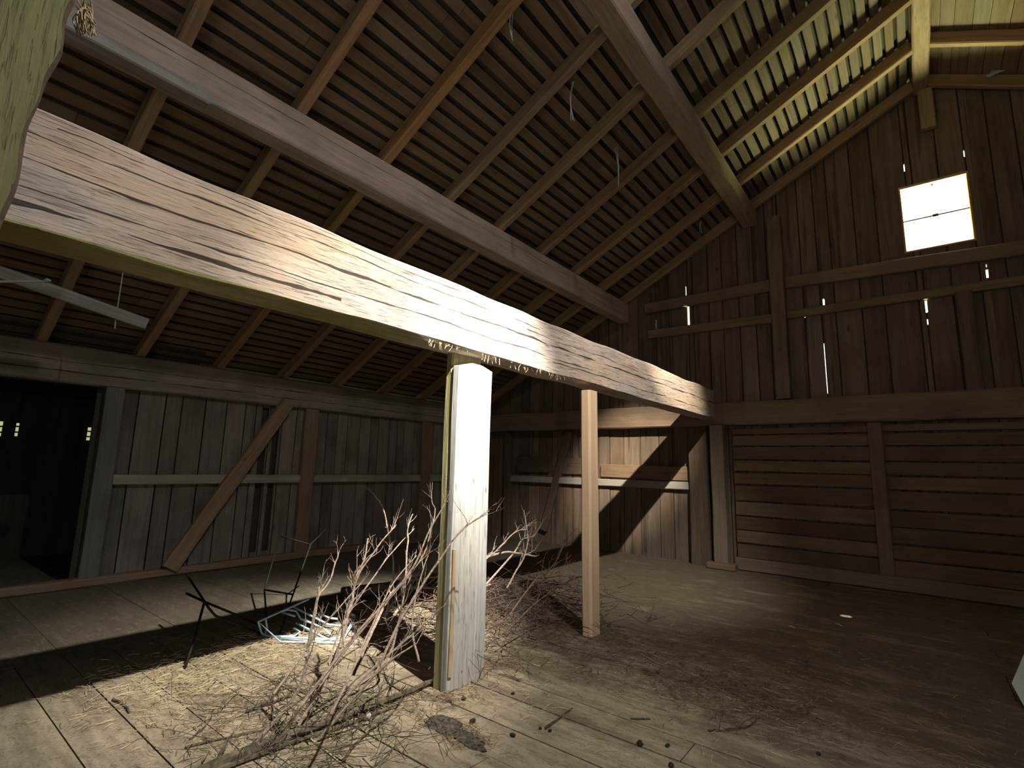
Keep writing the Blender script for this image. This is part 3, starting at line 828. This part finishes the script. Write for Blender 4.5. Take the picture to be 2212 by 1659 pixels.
tag(mesh_obj('cord', bm, M['web']), 'thin pale cord holding up the grey hanging board', 'cord')
bm = bmesh.new()
tube(bm, [atdepth(-80, 608, 3.6), atdepth(0, 608.5, 3.65), atdepth(96, 608, 3.7), atdepth(108, 606, 3.7)], 0.009, 8)
tube(bm, [atdepth(96, 609, 3.7), atdepth(104, 604, 3.7)], 0.014, 8)
tag(mesh_obj('metal_rod', bm, M['grey_plank']), 'thin pale rod poking in from the left edge', 'rod')

# ------------------------------------------------------------------ cobwebs and straw tuft
def strand(pts, rad, lab, cat='cobweb', name='cobweb_strand', n=3, spread=0.02, group='cobweb strands under the roof'):
    bm = bmesh.new()
    for k in range(n):
        q = [Vector(v) + Vector((rnd.uniform(-1, 1), rnd.uniform(-1, 1), rnd.uniform(-.5, .5))) * spread for v in pts]
        tube(bm, smooth_path(q, 3), [rad * (1 - 0.5 * i / (3 * (len(q) - 1))) for i in range(3 * (len(q) - 1) + 1)], 4)
    tag(mesh_obj(name, bm, M['web']), lab, cat, group)


def roof_hit(px, py, drop=0.0):
    r = ray(px, py)
    t = (EAVE + SLOPE * 7.7 - EYE - drop) / (r.z - SLOPE * r.x)
    return CAM_LOC + r * t


for pl, lab in (([(1236, 178), (1235, 215), (1238, 262)], 'dusty cobweb strand hanging below the roof, left of the longest blue one'),
                ([(1332, 318), (1334, 360), (1336, 402)], 'longest bluish cobweb strand hanging below the roof in the middle'),
                ([(1104, 30), (1102, 60), (1105, 84)], 'looped cobweb strand highest up in the roof'),
                ([(1512, 478), (1513, 490), (1514, 505)], 'short cobweb strand beside the end of the upper purlin')):
    d = depth_of(roof_hit(*pl[0], 0.02))
    strand([atdepth(a, b_, d) for a, b_ in pl], 0.006, lab)
bm = bmesh.new()
ctr = [(2180, 140), (2150, 158), (2128, 166)]
for k in range(26):
    t = rnd.random()
    a = onplane(2128 + rnd.uniform(0, 10), 166 + rnd.uniform(-3, 3), 1, 8.6)
    b_ = onplane(2140 + 60 * t, 150 - 12 * t + rnd.uniform(-6, 6), 1, 8.6)
    tube(bm, [a, b_], 0.004, 3)
tag(mesh_obj('cobweb_sheet', bm, M['web']), 'fan of dusty cobweb between dark rafters right of the ridge', 'cobweb')
bm = bmesh.new()
for k in range(34):
    a = atdepth(170 + rnd.uniform(-8, 30), 8 + rnd.uniform(-12, 18), 2.05)
    b_ = atdepth(182 + rnd.uniform(-16, 26), 50 + rnd.uniform(-12, 34), 2.05 + rnd.uniform(-.05, .05))
    tube(bm, smooth_path([a, (a + b_) / 2 + Vector((rnd.uniform(-.02, .02), rnd.uniform(-.02, .02), 0.01)), b_], 3), 0.0025, 4)
tag(mesh_obj('straw_tuft', bm, M['straw']), 'tuft of dry straw caught beside the green post top', 'straw')

# ------------------------------------------------------------------ wire frames on the floor
def wires(name, lines, mat, rad, lab, cat, parts):
    base = lines[0][0]
    o = empty(name, (base[0], base[1], 0)); tag(o, lab, cat)
    for k, ln in enumerate(lines):
        bm = bmesh.new(); tube(bm, ln, rad, 8)
        mesh_obj(parts[min(k, len(parts) - 1)], bm, mat, o, smooth=True)
    return o


Q = lambda px, py, z: fl(px, py, z)
wires('wire_basket', [
    [Q(667, 1294, .30), Q(558, 1343, .20), Q(606, 1387, .012), Q(734, 1388, .012), Q(766, 1335, .06), Q(766, 1329, .08), Q(714, 1305, .10)],
    [Q(558, 1343, .19), Q(565, 1368, .03), Q(576, 1373, .012), Q(640, 1378, .012), Q(728, 1382, .02)],
    [Q(634, 1311, .20), Q(672, 1330, .15), Q(709, 1349, .10), Q(740, 1352, .08)],
    [Q(606, 1322, .16), Q(622, 1317, .18), Q(640, 1320, .17), Q(650, 1337, .11), Q(700, 1357, .06), Q(715, 1372, .02)],
    [Q(640, 1346, .08), Q(672, 1362, .05), Q(708, 1381, .012)],
    [Q(634, 1357, .05), Q(648, 1365, .03), Q(636, 1374, .015), Q(596, 1375, .015)],
    [Q(690, 1326, .12), Q(712, 1335, .10), Q(729, 1337, .09)],
    [Q(712, 1305, .10), Q(740, 1320, .08), Q(764, 1331, .06), Q(752, 1362, .03), Q(738, 1386, .012)],
    [Q(574, 1338, .17), Q(577, 1356, .07), Q(573, 1371, .012)],
    [Q(610, 1323, .15), Q(637, 1331, .13)],
    [Q(600, 1379, .012), Q(680, 1386, .02), Q(745, 1374, .03), Q(764, 1345, .05)],
], M['blue_wire'], 0.0085, 'pale blue painted wire basket lying crushed in the sunlit straw', 'basket', ['rim', 'wire'])
d0 = depth_of(fl(576, 1336)) + 0.1
Dp = lambda px, py, dd: atdepth(px, py, dd)
wires('wire_stand', [
    [Dp(608, 1152, d0 + .35), Dp(604, 1160, d0 + .35), Dp(571, 1275, d0 + .1), Dp(573, 1300, d0), fl(575, 1334, .01)],
    [Dp(704, 1143, d0 + .7), Dp(671, 1176, d0 + .4), Dp(626, 1304, d0 + .05), fl(604, 1372, .01)],
    [Dp(607, 1158, d0 + .35), Dp(670, 1176, d0 + .4)],
    [Dp(571, 1274, d0 + .1), Dp(632, 1284, d0 + .1)],
], M['steel'], 0.0085, 'black metal wire stand with two crossbars behind the pale blue basket', 'stand', ['upright', 'upright', 'crossbar'])
d1 = depth_of(fl(400, 1442)) + 0.02
wires('bent_metal_frame', [
    [Dp(403, 1240, d1 + .7), Dp(440, 1297, d1 + .3), Dp(452, 1315, d1 + .25), Dp(465, 1330, d1 + .3), Dp(494, 1341, d1 + .35), fl(566, 1370, .012)],
    [Dp(403, 1282, d1 + .5), Dp(442, 1300, d1 + .3), Dp(510, 1328, d1 + .5), fl(560, 1350, .02)],
    [Dp(441, 1302, d1 + .3), Dp(419, 1383, d1 + .1), fl(400, 1442, .01)],
], M['steel'], 0.0095, 'dark bent metal frame on three legs, left of the pale blue basket', 'frame', ['bar', 'bar', 'leg'])

# ------------------------------------------------------------------ brush wood
def branch_mesh(pts, r0, r1, twigs=10, tl=0.25, sides=6, seed=1, up=0.3):
    R = random.Random(seed)
    bm = bmesh.new()
    path = smooth_path(pts, 5)
    n = len(path)
    for i, q in enumerate(path):
        q += Vector((noise.noise(Vector((i * .4, seed, 0))), noise.noise(Vector((i * .4, seed, 5))), noise.noise(Vector((i * .4, seed, 9))))) * 0.006
        if q.z < r0 * 0.5: q.z = r0 * 0.5
    tube(bm, path, [r0 + (r1 - r0) * i / (n - 1) for i in range(n)], sides)

    def twig(p0, d, L, r, lev):
        q = [p0]; dd = d.normalized()
        m = 5
        for k in range(m):
            dd = (dd + Vector((R.uniform(-1, 1), R.uniform(-1, 1), R.uniform(-.7, 1))) * 0.28).normalized()
            w = q[-1] + dd * (L / m)
            if w.z < 0.008: w.z = 0.008
            q.append(w)
        tube(bm, q, [r * (1 - 0.75 * k / m) for k in range(m + 1)], 4, cap=False)
        if lev > 0:
            for k in range(R.randint(1, 3)):
                i = R.randint(1, m - 1)
                twig(q[i], dd + Vector((R.uniform(-1, 1), R.uniform(-1, 1), R.uniform(-.5, 1))) * 0.9, L * R.uniform(.3, .6), r * .6, lev - 1)
    for k in range(twigs):
        i = R.randint(n // 5, n - 1)
        d = (path[min(i + 1, n - 1)] - path[max(i - 1, 0)]).normalized()
        d = d + Vector((R.uniform(-1, 1), R.uniform(-1, 1), R.uniform(-.4, 1) + up)) * 0.8
        twig(path[i], d, tl * R.uniform(.4, 1.2), max(0.0022, (r0 + (r1 - r0) * i / n) * .5), 1)
    return bm


BR = []


def branch(pix, dd, r0, r1, lab, mat='bark', twigs=9, tl=0.22, name='dry_branch', group='branches of the brush pile', floor0=True):
    """pix: image trace; dd: depth at start and end (m) along the lens axis"""
    pts = []
    acc = [0]
    for a, b_ in zip(pix, pix[1:]): acc.append(acc[-1] + math.hypot(b_[0] - a[0], b_[1] - a[1]))
    ds = depth_of(fl(*pix[0])) if dd[0] is None else dd[0]
    for (x, y), s_ in zip(pix, acc):
        pts.append(atdepth(x, y, ds + (dd[1] - ds) * s_ / acc[-1]))
    for q in pts: q.z = max(q.z, r0)
    BR.append(1)
    o = mesh_obj(name, branch_mesh(pts, r0, r1, twigs, tl, seed=len(BR) * 17), M[mat])
    return tag(o, lab, 'branch', group)


def ground_stick(pix, r0, r1, lab, mat='bark_dark', twigs=0, name='stick', z=None, group='loose sticks on the floor', cat='stick'):
    pts = [fl(x, y, r0 if z is None else z) for x, y in pix]
    BR.append(1)
    return tag(mesh_obj(name, branch_mesh(pts, r0, r1, twigs, 0.15, seed=len(BR) * 17), M[mat]), lab, cat, group)


ground_stick([(300, 1730), (440, 1664), (574, 1606), (689, 1565), (816, 1518), (905, 1483), (945, 1466)], 0.032, 0.012,
             'thickest dark branch lying along the front of the brush pile', 'bark_dark', 14, 'dry_branch', 0.03, 'branches of the brush pile', 'branch')
ground_stick([(380, 1705), (470, 1664), (640, 1600), (760, 1560), (860, 1522)], 0.016, 0.006, 'thin dark branch lying just in front of the thickest one', 'bark_dark', 4, 'dry_branch', 0.015, 'branches of the brush pile', 'branch')
branch([(545, 1616), (606, 1544), (653, 1471), (668, 1381), (686, 1290), (690, 1252)], (None, 2.95), 0.012, 0.006, 'upright stem at the left of the pile with a pale broken tip', twigs=5)
branch([(600, 1600), (690, 1472), (756, 1386), (831, 1301), (892, 1226), (928, 1145), (961, 1090)], (None, 3.35), 0.011, 0.004, 'long slanting stem reaching from the front up to the grey plank post', twigs=7)
branch([(835, 1330), (850, 1238), (847, 1193), (838, 1145), (828, 1099), (813, 1075), (801, 1060), (792, 1054)], (4.2, 4.3), 0.008, 0.004, 'tallest pale stem with curled leaves at its tip', twigs=10, tl=0.10)
branch([(735, 1400), (748, 1340), (762, 1289), (771, 1241), (786, 1211), (795, 1163)], (3.2, 3.7), 0.012, 0.005, 'sunlit reddish stem with a tangle of fine twigs', twigs=16, tl=0.18)
branch([(660, 1420), (669, 1374), (681, 1325), (688, 1289), (711, 1256), (726, 1211), (732, 1194)], (2.8, 3.3), 0.008, 0.004, 'forked stem with hooked tip above the pale blue basket', twigs=6, tl=0.16)
branch([(690, 1520), (711, 1452), (750, 1347), (765, 1271), (775, 1241), (816, 1181), (856, 1133)], (None, 3.7), 0.012, 0.004, 'bowed stem crossing behind the reddish sunlit one', twigs=10)
branch([(740, 1510), (831, 1431), (856, 1362), (874, 1271), (880, 1180), (882, 1136), (892, 1110)], (None, 3.9), 0.010, 0.004, 'straight thin stem rising near the middle of the pile', twigs=10)
branch([(820, 1440), (870, 1330), (961, 1193), (997, 1145), (1030, 1122), (1057, 1104)], (3.0, 3.35), 0.009, 0.003, 'thin stem arching in front of the grey plank post', twigs=6)
branch([(700, 1560), (800, 1450), (880, 1380), (940, 1325)], (None, 3.2), 0.010, 0.004, 'stem leaning low toward the foot of the grey plank post', twigs=10)
branch([(780, 1420), (840, 1290), (880, 1255), (960, 1245)], (3.6, 4.4), 0.012, 0.006, 'pale branch lying sunlit behind the grey plank post, upper of two', twigs=8)
branch([(830, 1330), (875, 1275), (930, 1270), (1010, 1275), (1060, 1262)], (4.3, 4.5), 0.014, 0.007, 'pale branch lying sunlit behind the grey plank post, lower of two', twigs=8)
branch([(1000, 1252), (1045, 1211), (1072, 1190), (1111, 1151), (1138, 1143)], (4.6, 5.0), 0.010, 0.004, 'sunlit branch rising just right of the grey plank post', twigs=10)
branch([(1095, 1270), (1120, 1225), (1135, 1196), (1140, 1157), (1132, 1102)], (4.8, 5.1), 0.009, 0.004, 'tallest thin stem between the two posts', twigs=8, tl=0.16)
branch([(1050, 1262), (1111, 1193), (1128, 1165), (1150, 1160), (1163, 1145)], (4.7, 5.2), 0.010, 0.004, 'knotty stem right of the tallest one between the posts', twigs=10)
branch([(1045, 1205), (1090, 1193), (1120, 1195), (1157, 1202)], (4.9, 5.0), 0.011, 0.008, 'short pale stick lying across the sunlit twigs between the posts', twigs=3)
branch([(1100, 1330), (1150, 1260), (1200, 1215), (1220, 1165)], (4.5, 5.2), 0.008, 0.003, 'dark curved twig branch left of the fresh sawn post', 'twig', 12)
branch([(1090, 1370), (1160, 1300), (1230, 1255), (1260, 1245)], (4.2, 4.9), 0.008, 0.003, 'dark twig branch touching the fresh sawn post', 'twig', 12)
branch([(590, 1500), (650, 1420), (700, 1350), (780, 1260)], (2.6, 3.2), 0.007, 0.003, 'thin stem standing in front of the pale blue basket', twigs=8)
branch([(905, 1430), (890, 1350), (905, 1260), (925, 1200)], (3.3, 3.6), 0.008, 0.003, 'thin upright stem beside the left edge of the grey plank post', twigs=10)

branch([(640, 1580), (720, 1440), (800, 1340), (905, 1215), (935, 1130), (940, 1098)], (None, 3.5), 0.009, 0.003, 'stem with twin tips just left of the grey plank post top twigs', twigs=7)
branch([(700, 1470), (735, 1360), (790, 1270), (850, 1190), (895, 1142)], (3.0, 3.9), 0.008, 0.003, 'thin sunlit stem leaning right behind the reddish one', twigs=8)
branch([(715, 1545), (760, 1450), (800, 1360), (848, 1262), (900, 1200)], (2.4, 3.5), 0.008, 0.003, 'thin grey stem in the middle of the pile, leaning right', twigs=6)
branch([(850, 1330), (880, 1290), (905, 1255), (922, 1228)], (3.9, 4.2), 0.009, 0.006, 'short pale stem with a curled end behind the middle of the pile', twigs=3)
branch([(690, 1600), (745, 1530), (790, 1480), (840, 1430), (900, 1390)], (None, 2.9), 0.010, 0.004, 'low stem rising from the thickest branch toward the plank post', twigs=6)


def tangle(name, lab, n, ctr, size, zmax, mat, rad, seed):
    R = random.Random(seed); bm = bmesh.new()
    for k in range(n):
        t = R.gauss(0, .5), R.gauss(0, .5)
        p0 = Vector((ctr[0] + t[0] * size[0], ctr[1] + t[1] * size[1], R.uniform(0.01, zmax) * max(0.15, 1 - abs(t[0]) * .7)))
        an = R.uniform(0, 2 * math.pi)
        d = Vector((math.cos(an), math.sin(an), R.uniform(-.2, .35)))
        L = R.uniform(.12, .5); q = [p0]
        for j in range(5):
            d = (d + Vector((R.uniform(-1, 1), R.uniform(-1, 1), R.uniform(-1, 1))) * .22).normalized()
            w = q[-1] + d * L / 5
            w.z = max(w.z, 0.006); q.append(w)
        tube(bm, q, [rad * R.uniform(.7, 1.2) * (1 - .13 * j) for j in range(6)], 4, cap=False)
        if R.random() < .6:
            d2 = (d + Vector((R.uniform(-1, 1), R.uniform(-1, 1), R.uniform(-.5, .8)))).normalized()
            w = q[3] + d2 * L * .35; w.z = max(w.z, .006)
            tube(bm, [q[3], w], [rad * .7, rad * .4], 4, cap=False)
    tag(mesh_obj(name, bm, M[mat]), lab, 'twigs', kind='stuff')


c = fl(1120, 1325)
tangle('twig_tangle', 'dense low tangle of dark reddish twigs between the two posts', 460, (c.x, c.y), (.95, 1.15), .36, 'twig', .0042, 3)
c = fl(860, 1400)
tangle('twig_tangle', 'loose tangle of fine twigs left of the grey plank post', 260, (c.x + .25, c.y + .25), (.75, .7), .45, 'twig', .0032, 5)
c = fl(690, 1560)
tangle('twig_tangle', 'fine twigs and stalks around the thickest front branch', 170, (c.x, c.y), (.8, .5), .12, 'bark_dark', .003, 8)

ground_stick([(400, 1614), (470, 1597), (560, 1578), (655, 1560)], 0.007, 0.004, 'long thin dark stick pointing left out of the brush pile')
ground_stick([(532, 1536), (580, 1518), (628, 1503)], 0.010, 0.006, 'dark stick with pale split end, above the long thin one')
ground_stick([(740, 1645), (775, 1600), (848, 1540)], 0.008, 0.004, 'dark crooked stick near the bottom, right of the thickest branch')
ground_stick([(672, 1596), (712, 1628), (755, 1662)], 0.004, 0.003, 'long yellow straw stalk at the bottom edge', 'straw')
ground_stick([(244, 1510), (262, 1519), (274, 1530), (280, 1538)], 0.008, 0.006, 'short curved dark twig on the sunlit boards at left')
ground_stick([(410, 1596), (440, 1572), (458, 1545), (462, 1530)], 0.006, 0.003, 'thin crooked twig left of the brush pile')
ground_stick([(535, 1402), (552, 1382), (566, 1368)], 0.006, 0.004, 'short dark twig at the left foot of the pale blue basket')
ground_stick([(1362, 1552), (1405, 1553)], 0.005, 0.004, 'small straight twig on the pale boards in the lower middle')
ground_stick([(1530, 1578), (1570, 1575), (1610, 1570), (1640, 1552)], 0.006, 0.003, 'spiky dark twig on the boards below the straw patch', twigs=5)
ground_stick([(1385, 1412), (1410, 1428), (1450, 1444)], 0.006, 0.003, 'pale stalk on the floor right of the fresh sawn post', 'bark')
ground_stick([(1178, 1573), (1215, 1545), (1236, 1530)], 0.007, 0.004, 'dark twig slanting on the boards in the lower middle')

# log lying in the shade behind the basket
timber('log', fl(740, 1283, 0.07), fl(900, 1262, 0.08), 0.14, 0.13, M['bark_dark'], 'dark log lying in the beam shadow behind the sunlit twigs', 'log', ch=0.05, rough=0.03)


# ------------------------------------------------------------------ litter
def clod(bm, c, r, R, flat=0.6):
    res = bmesh.ops.create_icosphere(bm, subdivisions=2, radius=1)
    sx, sy, sz = r * R.uniform(.7, 1.4), r * R.uniform(.7, 1.4), r * flat * R.uniform(.8, 1.2)
    se = R.uniform(0, 100)
    for v in res['verts']:
        k = 1 + .45 * noise.noise(v.co * 1.7 + Vector((se, 0, 0)))
        v.co = Vector((v.co.x * sx * k, v.co.y * sy * k, v.co.z * sz * k)) + Vector((c[0], c[1], c[2] + sz * .55))


R = random.Random(4)
for px, py, r, lab in ((1001, 1511, .018, 'black leaf-like scrap on the boards right of the plank post foot'), (1021, 1560, .020, 'dark oblong clod right of the large dung heap'),
                       (1108, 1589, .014, 'dark clod with a twig, right of the oblong clod'), (1167, 1574, .012, 'small flat clod at the end of the slanting twig'),
                       (1188, 1579, .009, 'tiny round clod beside the flat clod'), (1450, 1655, .016, 'dark clod at the bottom edge in the middle'),
                       (1420, 1455, .013, 'round dark clod beside the pale stalk'), (1608, 1482, .012, 'dark clod on the straw patch at right'),
                       (1108, 1499, .010, 'small reddish clod on the boards left of the twig'), (1768, 1629, .010, 'small dark clod on the boards at lower right'),
                       (1315, 1353, .018, 'dark clod at the foot of the fresh sawn post'), (1382, 1609, .020, 'crumbly dark clod in the lower middle, larger of a pair'),
                       (1442, 1612, .016, 'crumbly dark clod in the lower middle, smaller of a pair')):
    bm = bmesh.new(); clod(bm, fl(px, py), r, R)
    tag(mesh_obj('dung_clod', bm, M['clod'], smooth=True), lab, 'clod', 'clods on the floor')
def heap(bm, c, rx, ry, h, ang, seed):
    n_r, n_a = 9, 40
    rings = []
    for i in range(n_r + 1):
        t = i / n_r; ring = []
        for k in range(n_a):
            an = 2 * math.pi * k / n_a
            ed = 1 + .28 * noise.noise(Vector((math.cos(an) * 1.6, math.sin(an) * 1.6, seed)))
            x, y = math.cos(an) * rx * t * ed, math.sin(an) * ry * t * ed
            z = h * (1 - t ** 2) * (0.75 + .9 * noise.noise(Vector((x * 22, y * 22, seed)))) + .004 * noise.noise(Vector((x * 90, y * 90, seed)))
            X = c.x + x * math.cos(ang) - y * math.sin(ang); Y = c.y + x * math.sin(ang) + y * math.cos(ang)
            ring.append(bm.verts.new((X, Y, max(0.001, z) if i < n_r else -0.004)))
        rings.append(ring)
    for r0, r1 in zip(rings[1:], rings[2:]):
        for k in range(n_a): bm.faces.new((r0[k], r1[k], r1[(k + 1) % n_a], r0[(k + 1) % n_a]))
    bm.faces.new(rings[1]); bm.faces.new(rings[-1][::-1])
    for v in rings[0]: bm.verts.remove(v)


ha = fl(958, 1564); hb = fl(1035, 1612)
hang = math.atan2(hb.y - ha.y, hb.x - ha.x)
for hc, rx, ry, lab in ((ha, .13, .10, 'large dark trampled heap of dung in front of the plank post'), (fl(1010, 1597), .14, .06, 'smaller strawy dung heap just right of the large dark one')):
    bm = bmesh.new(); heap(bm, hc, rx, ry, .026, hang, rx * 31)
    tag(mesh_obj('dung_heap', bm, M['dung'], smooth=True), lab, 'dung heap', 'dung heaps on the boards')
for px, py, lx, lab in ((1812, 1351, .05, 'thin white sliver modelled for a sun fleck, below the bright oval one on the floor'), (1711, 1356, .05, 'thin white sliver modelled for a sun fleck, farthest left on the dark floor')):  # small sun flecks on the floor, built as thin white solids
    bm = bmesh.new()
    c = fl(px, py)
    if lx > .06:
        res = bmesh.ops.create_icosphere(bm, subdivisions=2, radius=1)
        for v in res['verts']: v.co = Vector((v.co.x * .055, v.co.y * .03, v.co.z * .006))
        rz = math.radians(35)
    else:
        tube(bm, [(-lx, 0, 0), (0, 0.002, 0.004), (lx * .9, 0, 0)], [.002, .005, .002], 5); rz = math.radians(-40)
    o = mesh_obj('sun_sliver', bm, M['sun_white'], None, Matrix.Translation(c + Vector((0, 0, .006))) @ Matrix.Rotation(rz, 4, 'Z'))
    tag(o, lab, 'scrap', 'white slivers modelled for sun flecks on the floor')  # these 'scraps' are solids standing in for small sun flecks
bm = bmesh.new(); clod(bm, fl(795, 1556), .02, R, 1.2)
tag(mesh_obj('stone', bm, M['stone']), 'small pale stone in front of the thickest branch', 'stone')


def straw(name, lab, n, gen, mat, seed, rad=.0015, L=(.025, .10)):
    R_ = random.Random(seed); bm = bmesh.new()
    for k in range(n):
        c_ = gen(R_)
        an = R_.uniform(0, 2 * math.pi); l_ = R_.uniform(*L)
        d = Vector((math.cos(an), math.sin(an), R_.uniform(-.08, .12))) * l_ / 2
        c_ = Vector((c_[0], c_[1], R_.uniform(.002, .015)))
        mid = c_ + Vector((R_.uniform(-1, 1), R_.uniform(-1, 1), .2)) * l_ * .12
        a_, b2 = c_ - d, c_ + d
        a_.z = max(a_.z, .001); b2.z = max(b2.z, .001)
        tube(bm, [a_, mid, b2], rad * R_.uniform(.7, 1.3), 3, cap=False)
    tag(mesh_obj(name, bm, M[mat]), lab, 'straw', kind='stuff')


def patch(list_):
    P = [(fl(a, b_), sx, sy) for a, b_, sx, sy in list_]
    def g(R_):
        c_, sx, sy = R_.choice(P)
        return (c_.x + R_.gauss(0, sx), c_.y + R_.gauss(0, sy))
    return g


straw('straw_litter', 'matted brown straw patch on the boards at lower right', 3600,
      patch([(1500, 1480, .3, .2), (1600, 1500, .25, .2), (1700, 1540, .25, .2), (1450, 1420, .5, .4), (1650, 1430, .6, .4), (1300, 1420, .4, .3), (1800, 1450, .7, .4)]), 'straw_dark', 21)
straw('straw_litter', 'pale straw blades scattered over the right half of the floor', 700,
      patch([(1500, 1480, .5, .4), (1750, 1560, .6, .3), (1350, 1500, .6, .5), (1700, 1420, .9, .6), (1100, 1480, .4, .3)]), 'straw', 22, .0013)
straw('straw_litter', 'golden straw spread on the sunlit floor at left', 2200,
      patch([(500, 1440, .35, .35), (420, 1470, .3, .3), (600, 1410, .3, .25), (330, 1480, .3, .25), (560, 1400, .3, .2), (900, 1320, .4, .4)]), 'straw', 23, .0016)
straw('straw_litter', 'greenish straw and chaff around the front branches', 1300,
      patch([(600, 1600, .3, .2), (700, 1570, .3, .2), (850, 1530, .25, .15), (480, 1570, .3, .2), (1060, 1440, .15, .3), (960, 1500, .12, .1), (1000, 1590, .12, .06)]), 'straw_dark', 24, .0015)

# ------------------------------------------------------------------ pale panel at the right edge
corner = fl(2185, 1476, 0.12)
up_e = atdepth(2230, 1370, depth_of(corner) + 0.15) - corner
lo_e = atdepth(2240, 1577, depth_of(corner) - 0.25) - corner
bm = bmesh.new()
nn = up_e.cross(lo_e).normalized() * 0.025
q0 = [corner, corner + up_e * 4, corner + up_e * 4 + lo_e * 3.0, corner + lo_e * 3.0]
hexa(bm, [v for v in q0] + [v + nn for v in q0])
tag(mesh_obj('painted_panel', bm, M['sheet']), 'pale green painted panel leaning in at the right edge of the floor', 'panel')

# wisps of straw hanging from the lower edge of the huge beam
bm = bmesh.new()
R = random.Random(77)
for k in range(70):
    y = 2.3 + 1.9 * R.random() ** 1.4
    p0 = Vector((-2.552 + R.uniform(-.01, .012), y, 2.345))
    p1 = p0 + Vector((R.uniform(-.02, .03), R.uniform(-.03, .03), -R.uniform(.01, .06)))
    tube(bm, [p0, (p0 + p1) / 2 + Vector((R.uniform(-.01, .01), R.uniform(-.01, .01), 0)), p1], .0022, 3, cap=False)
tag(mesh_obj('straw_wisps', bm, M['straw']), 'wisps of straw hanging from the lower edge of the huge beam', 'straw', kind='stuff')
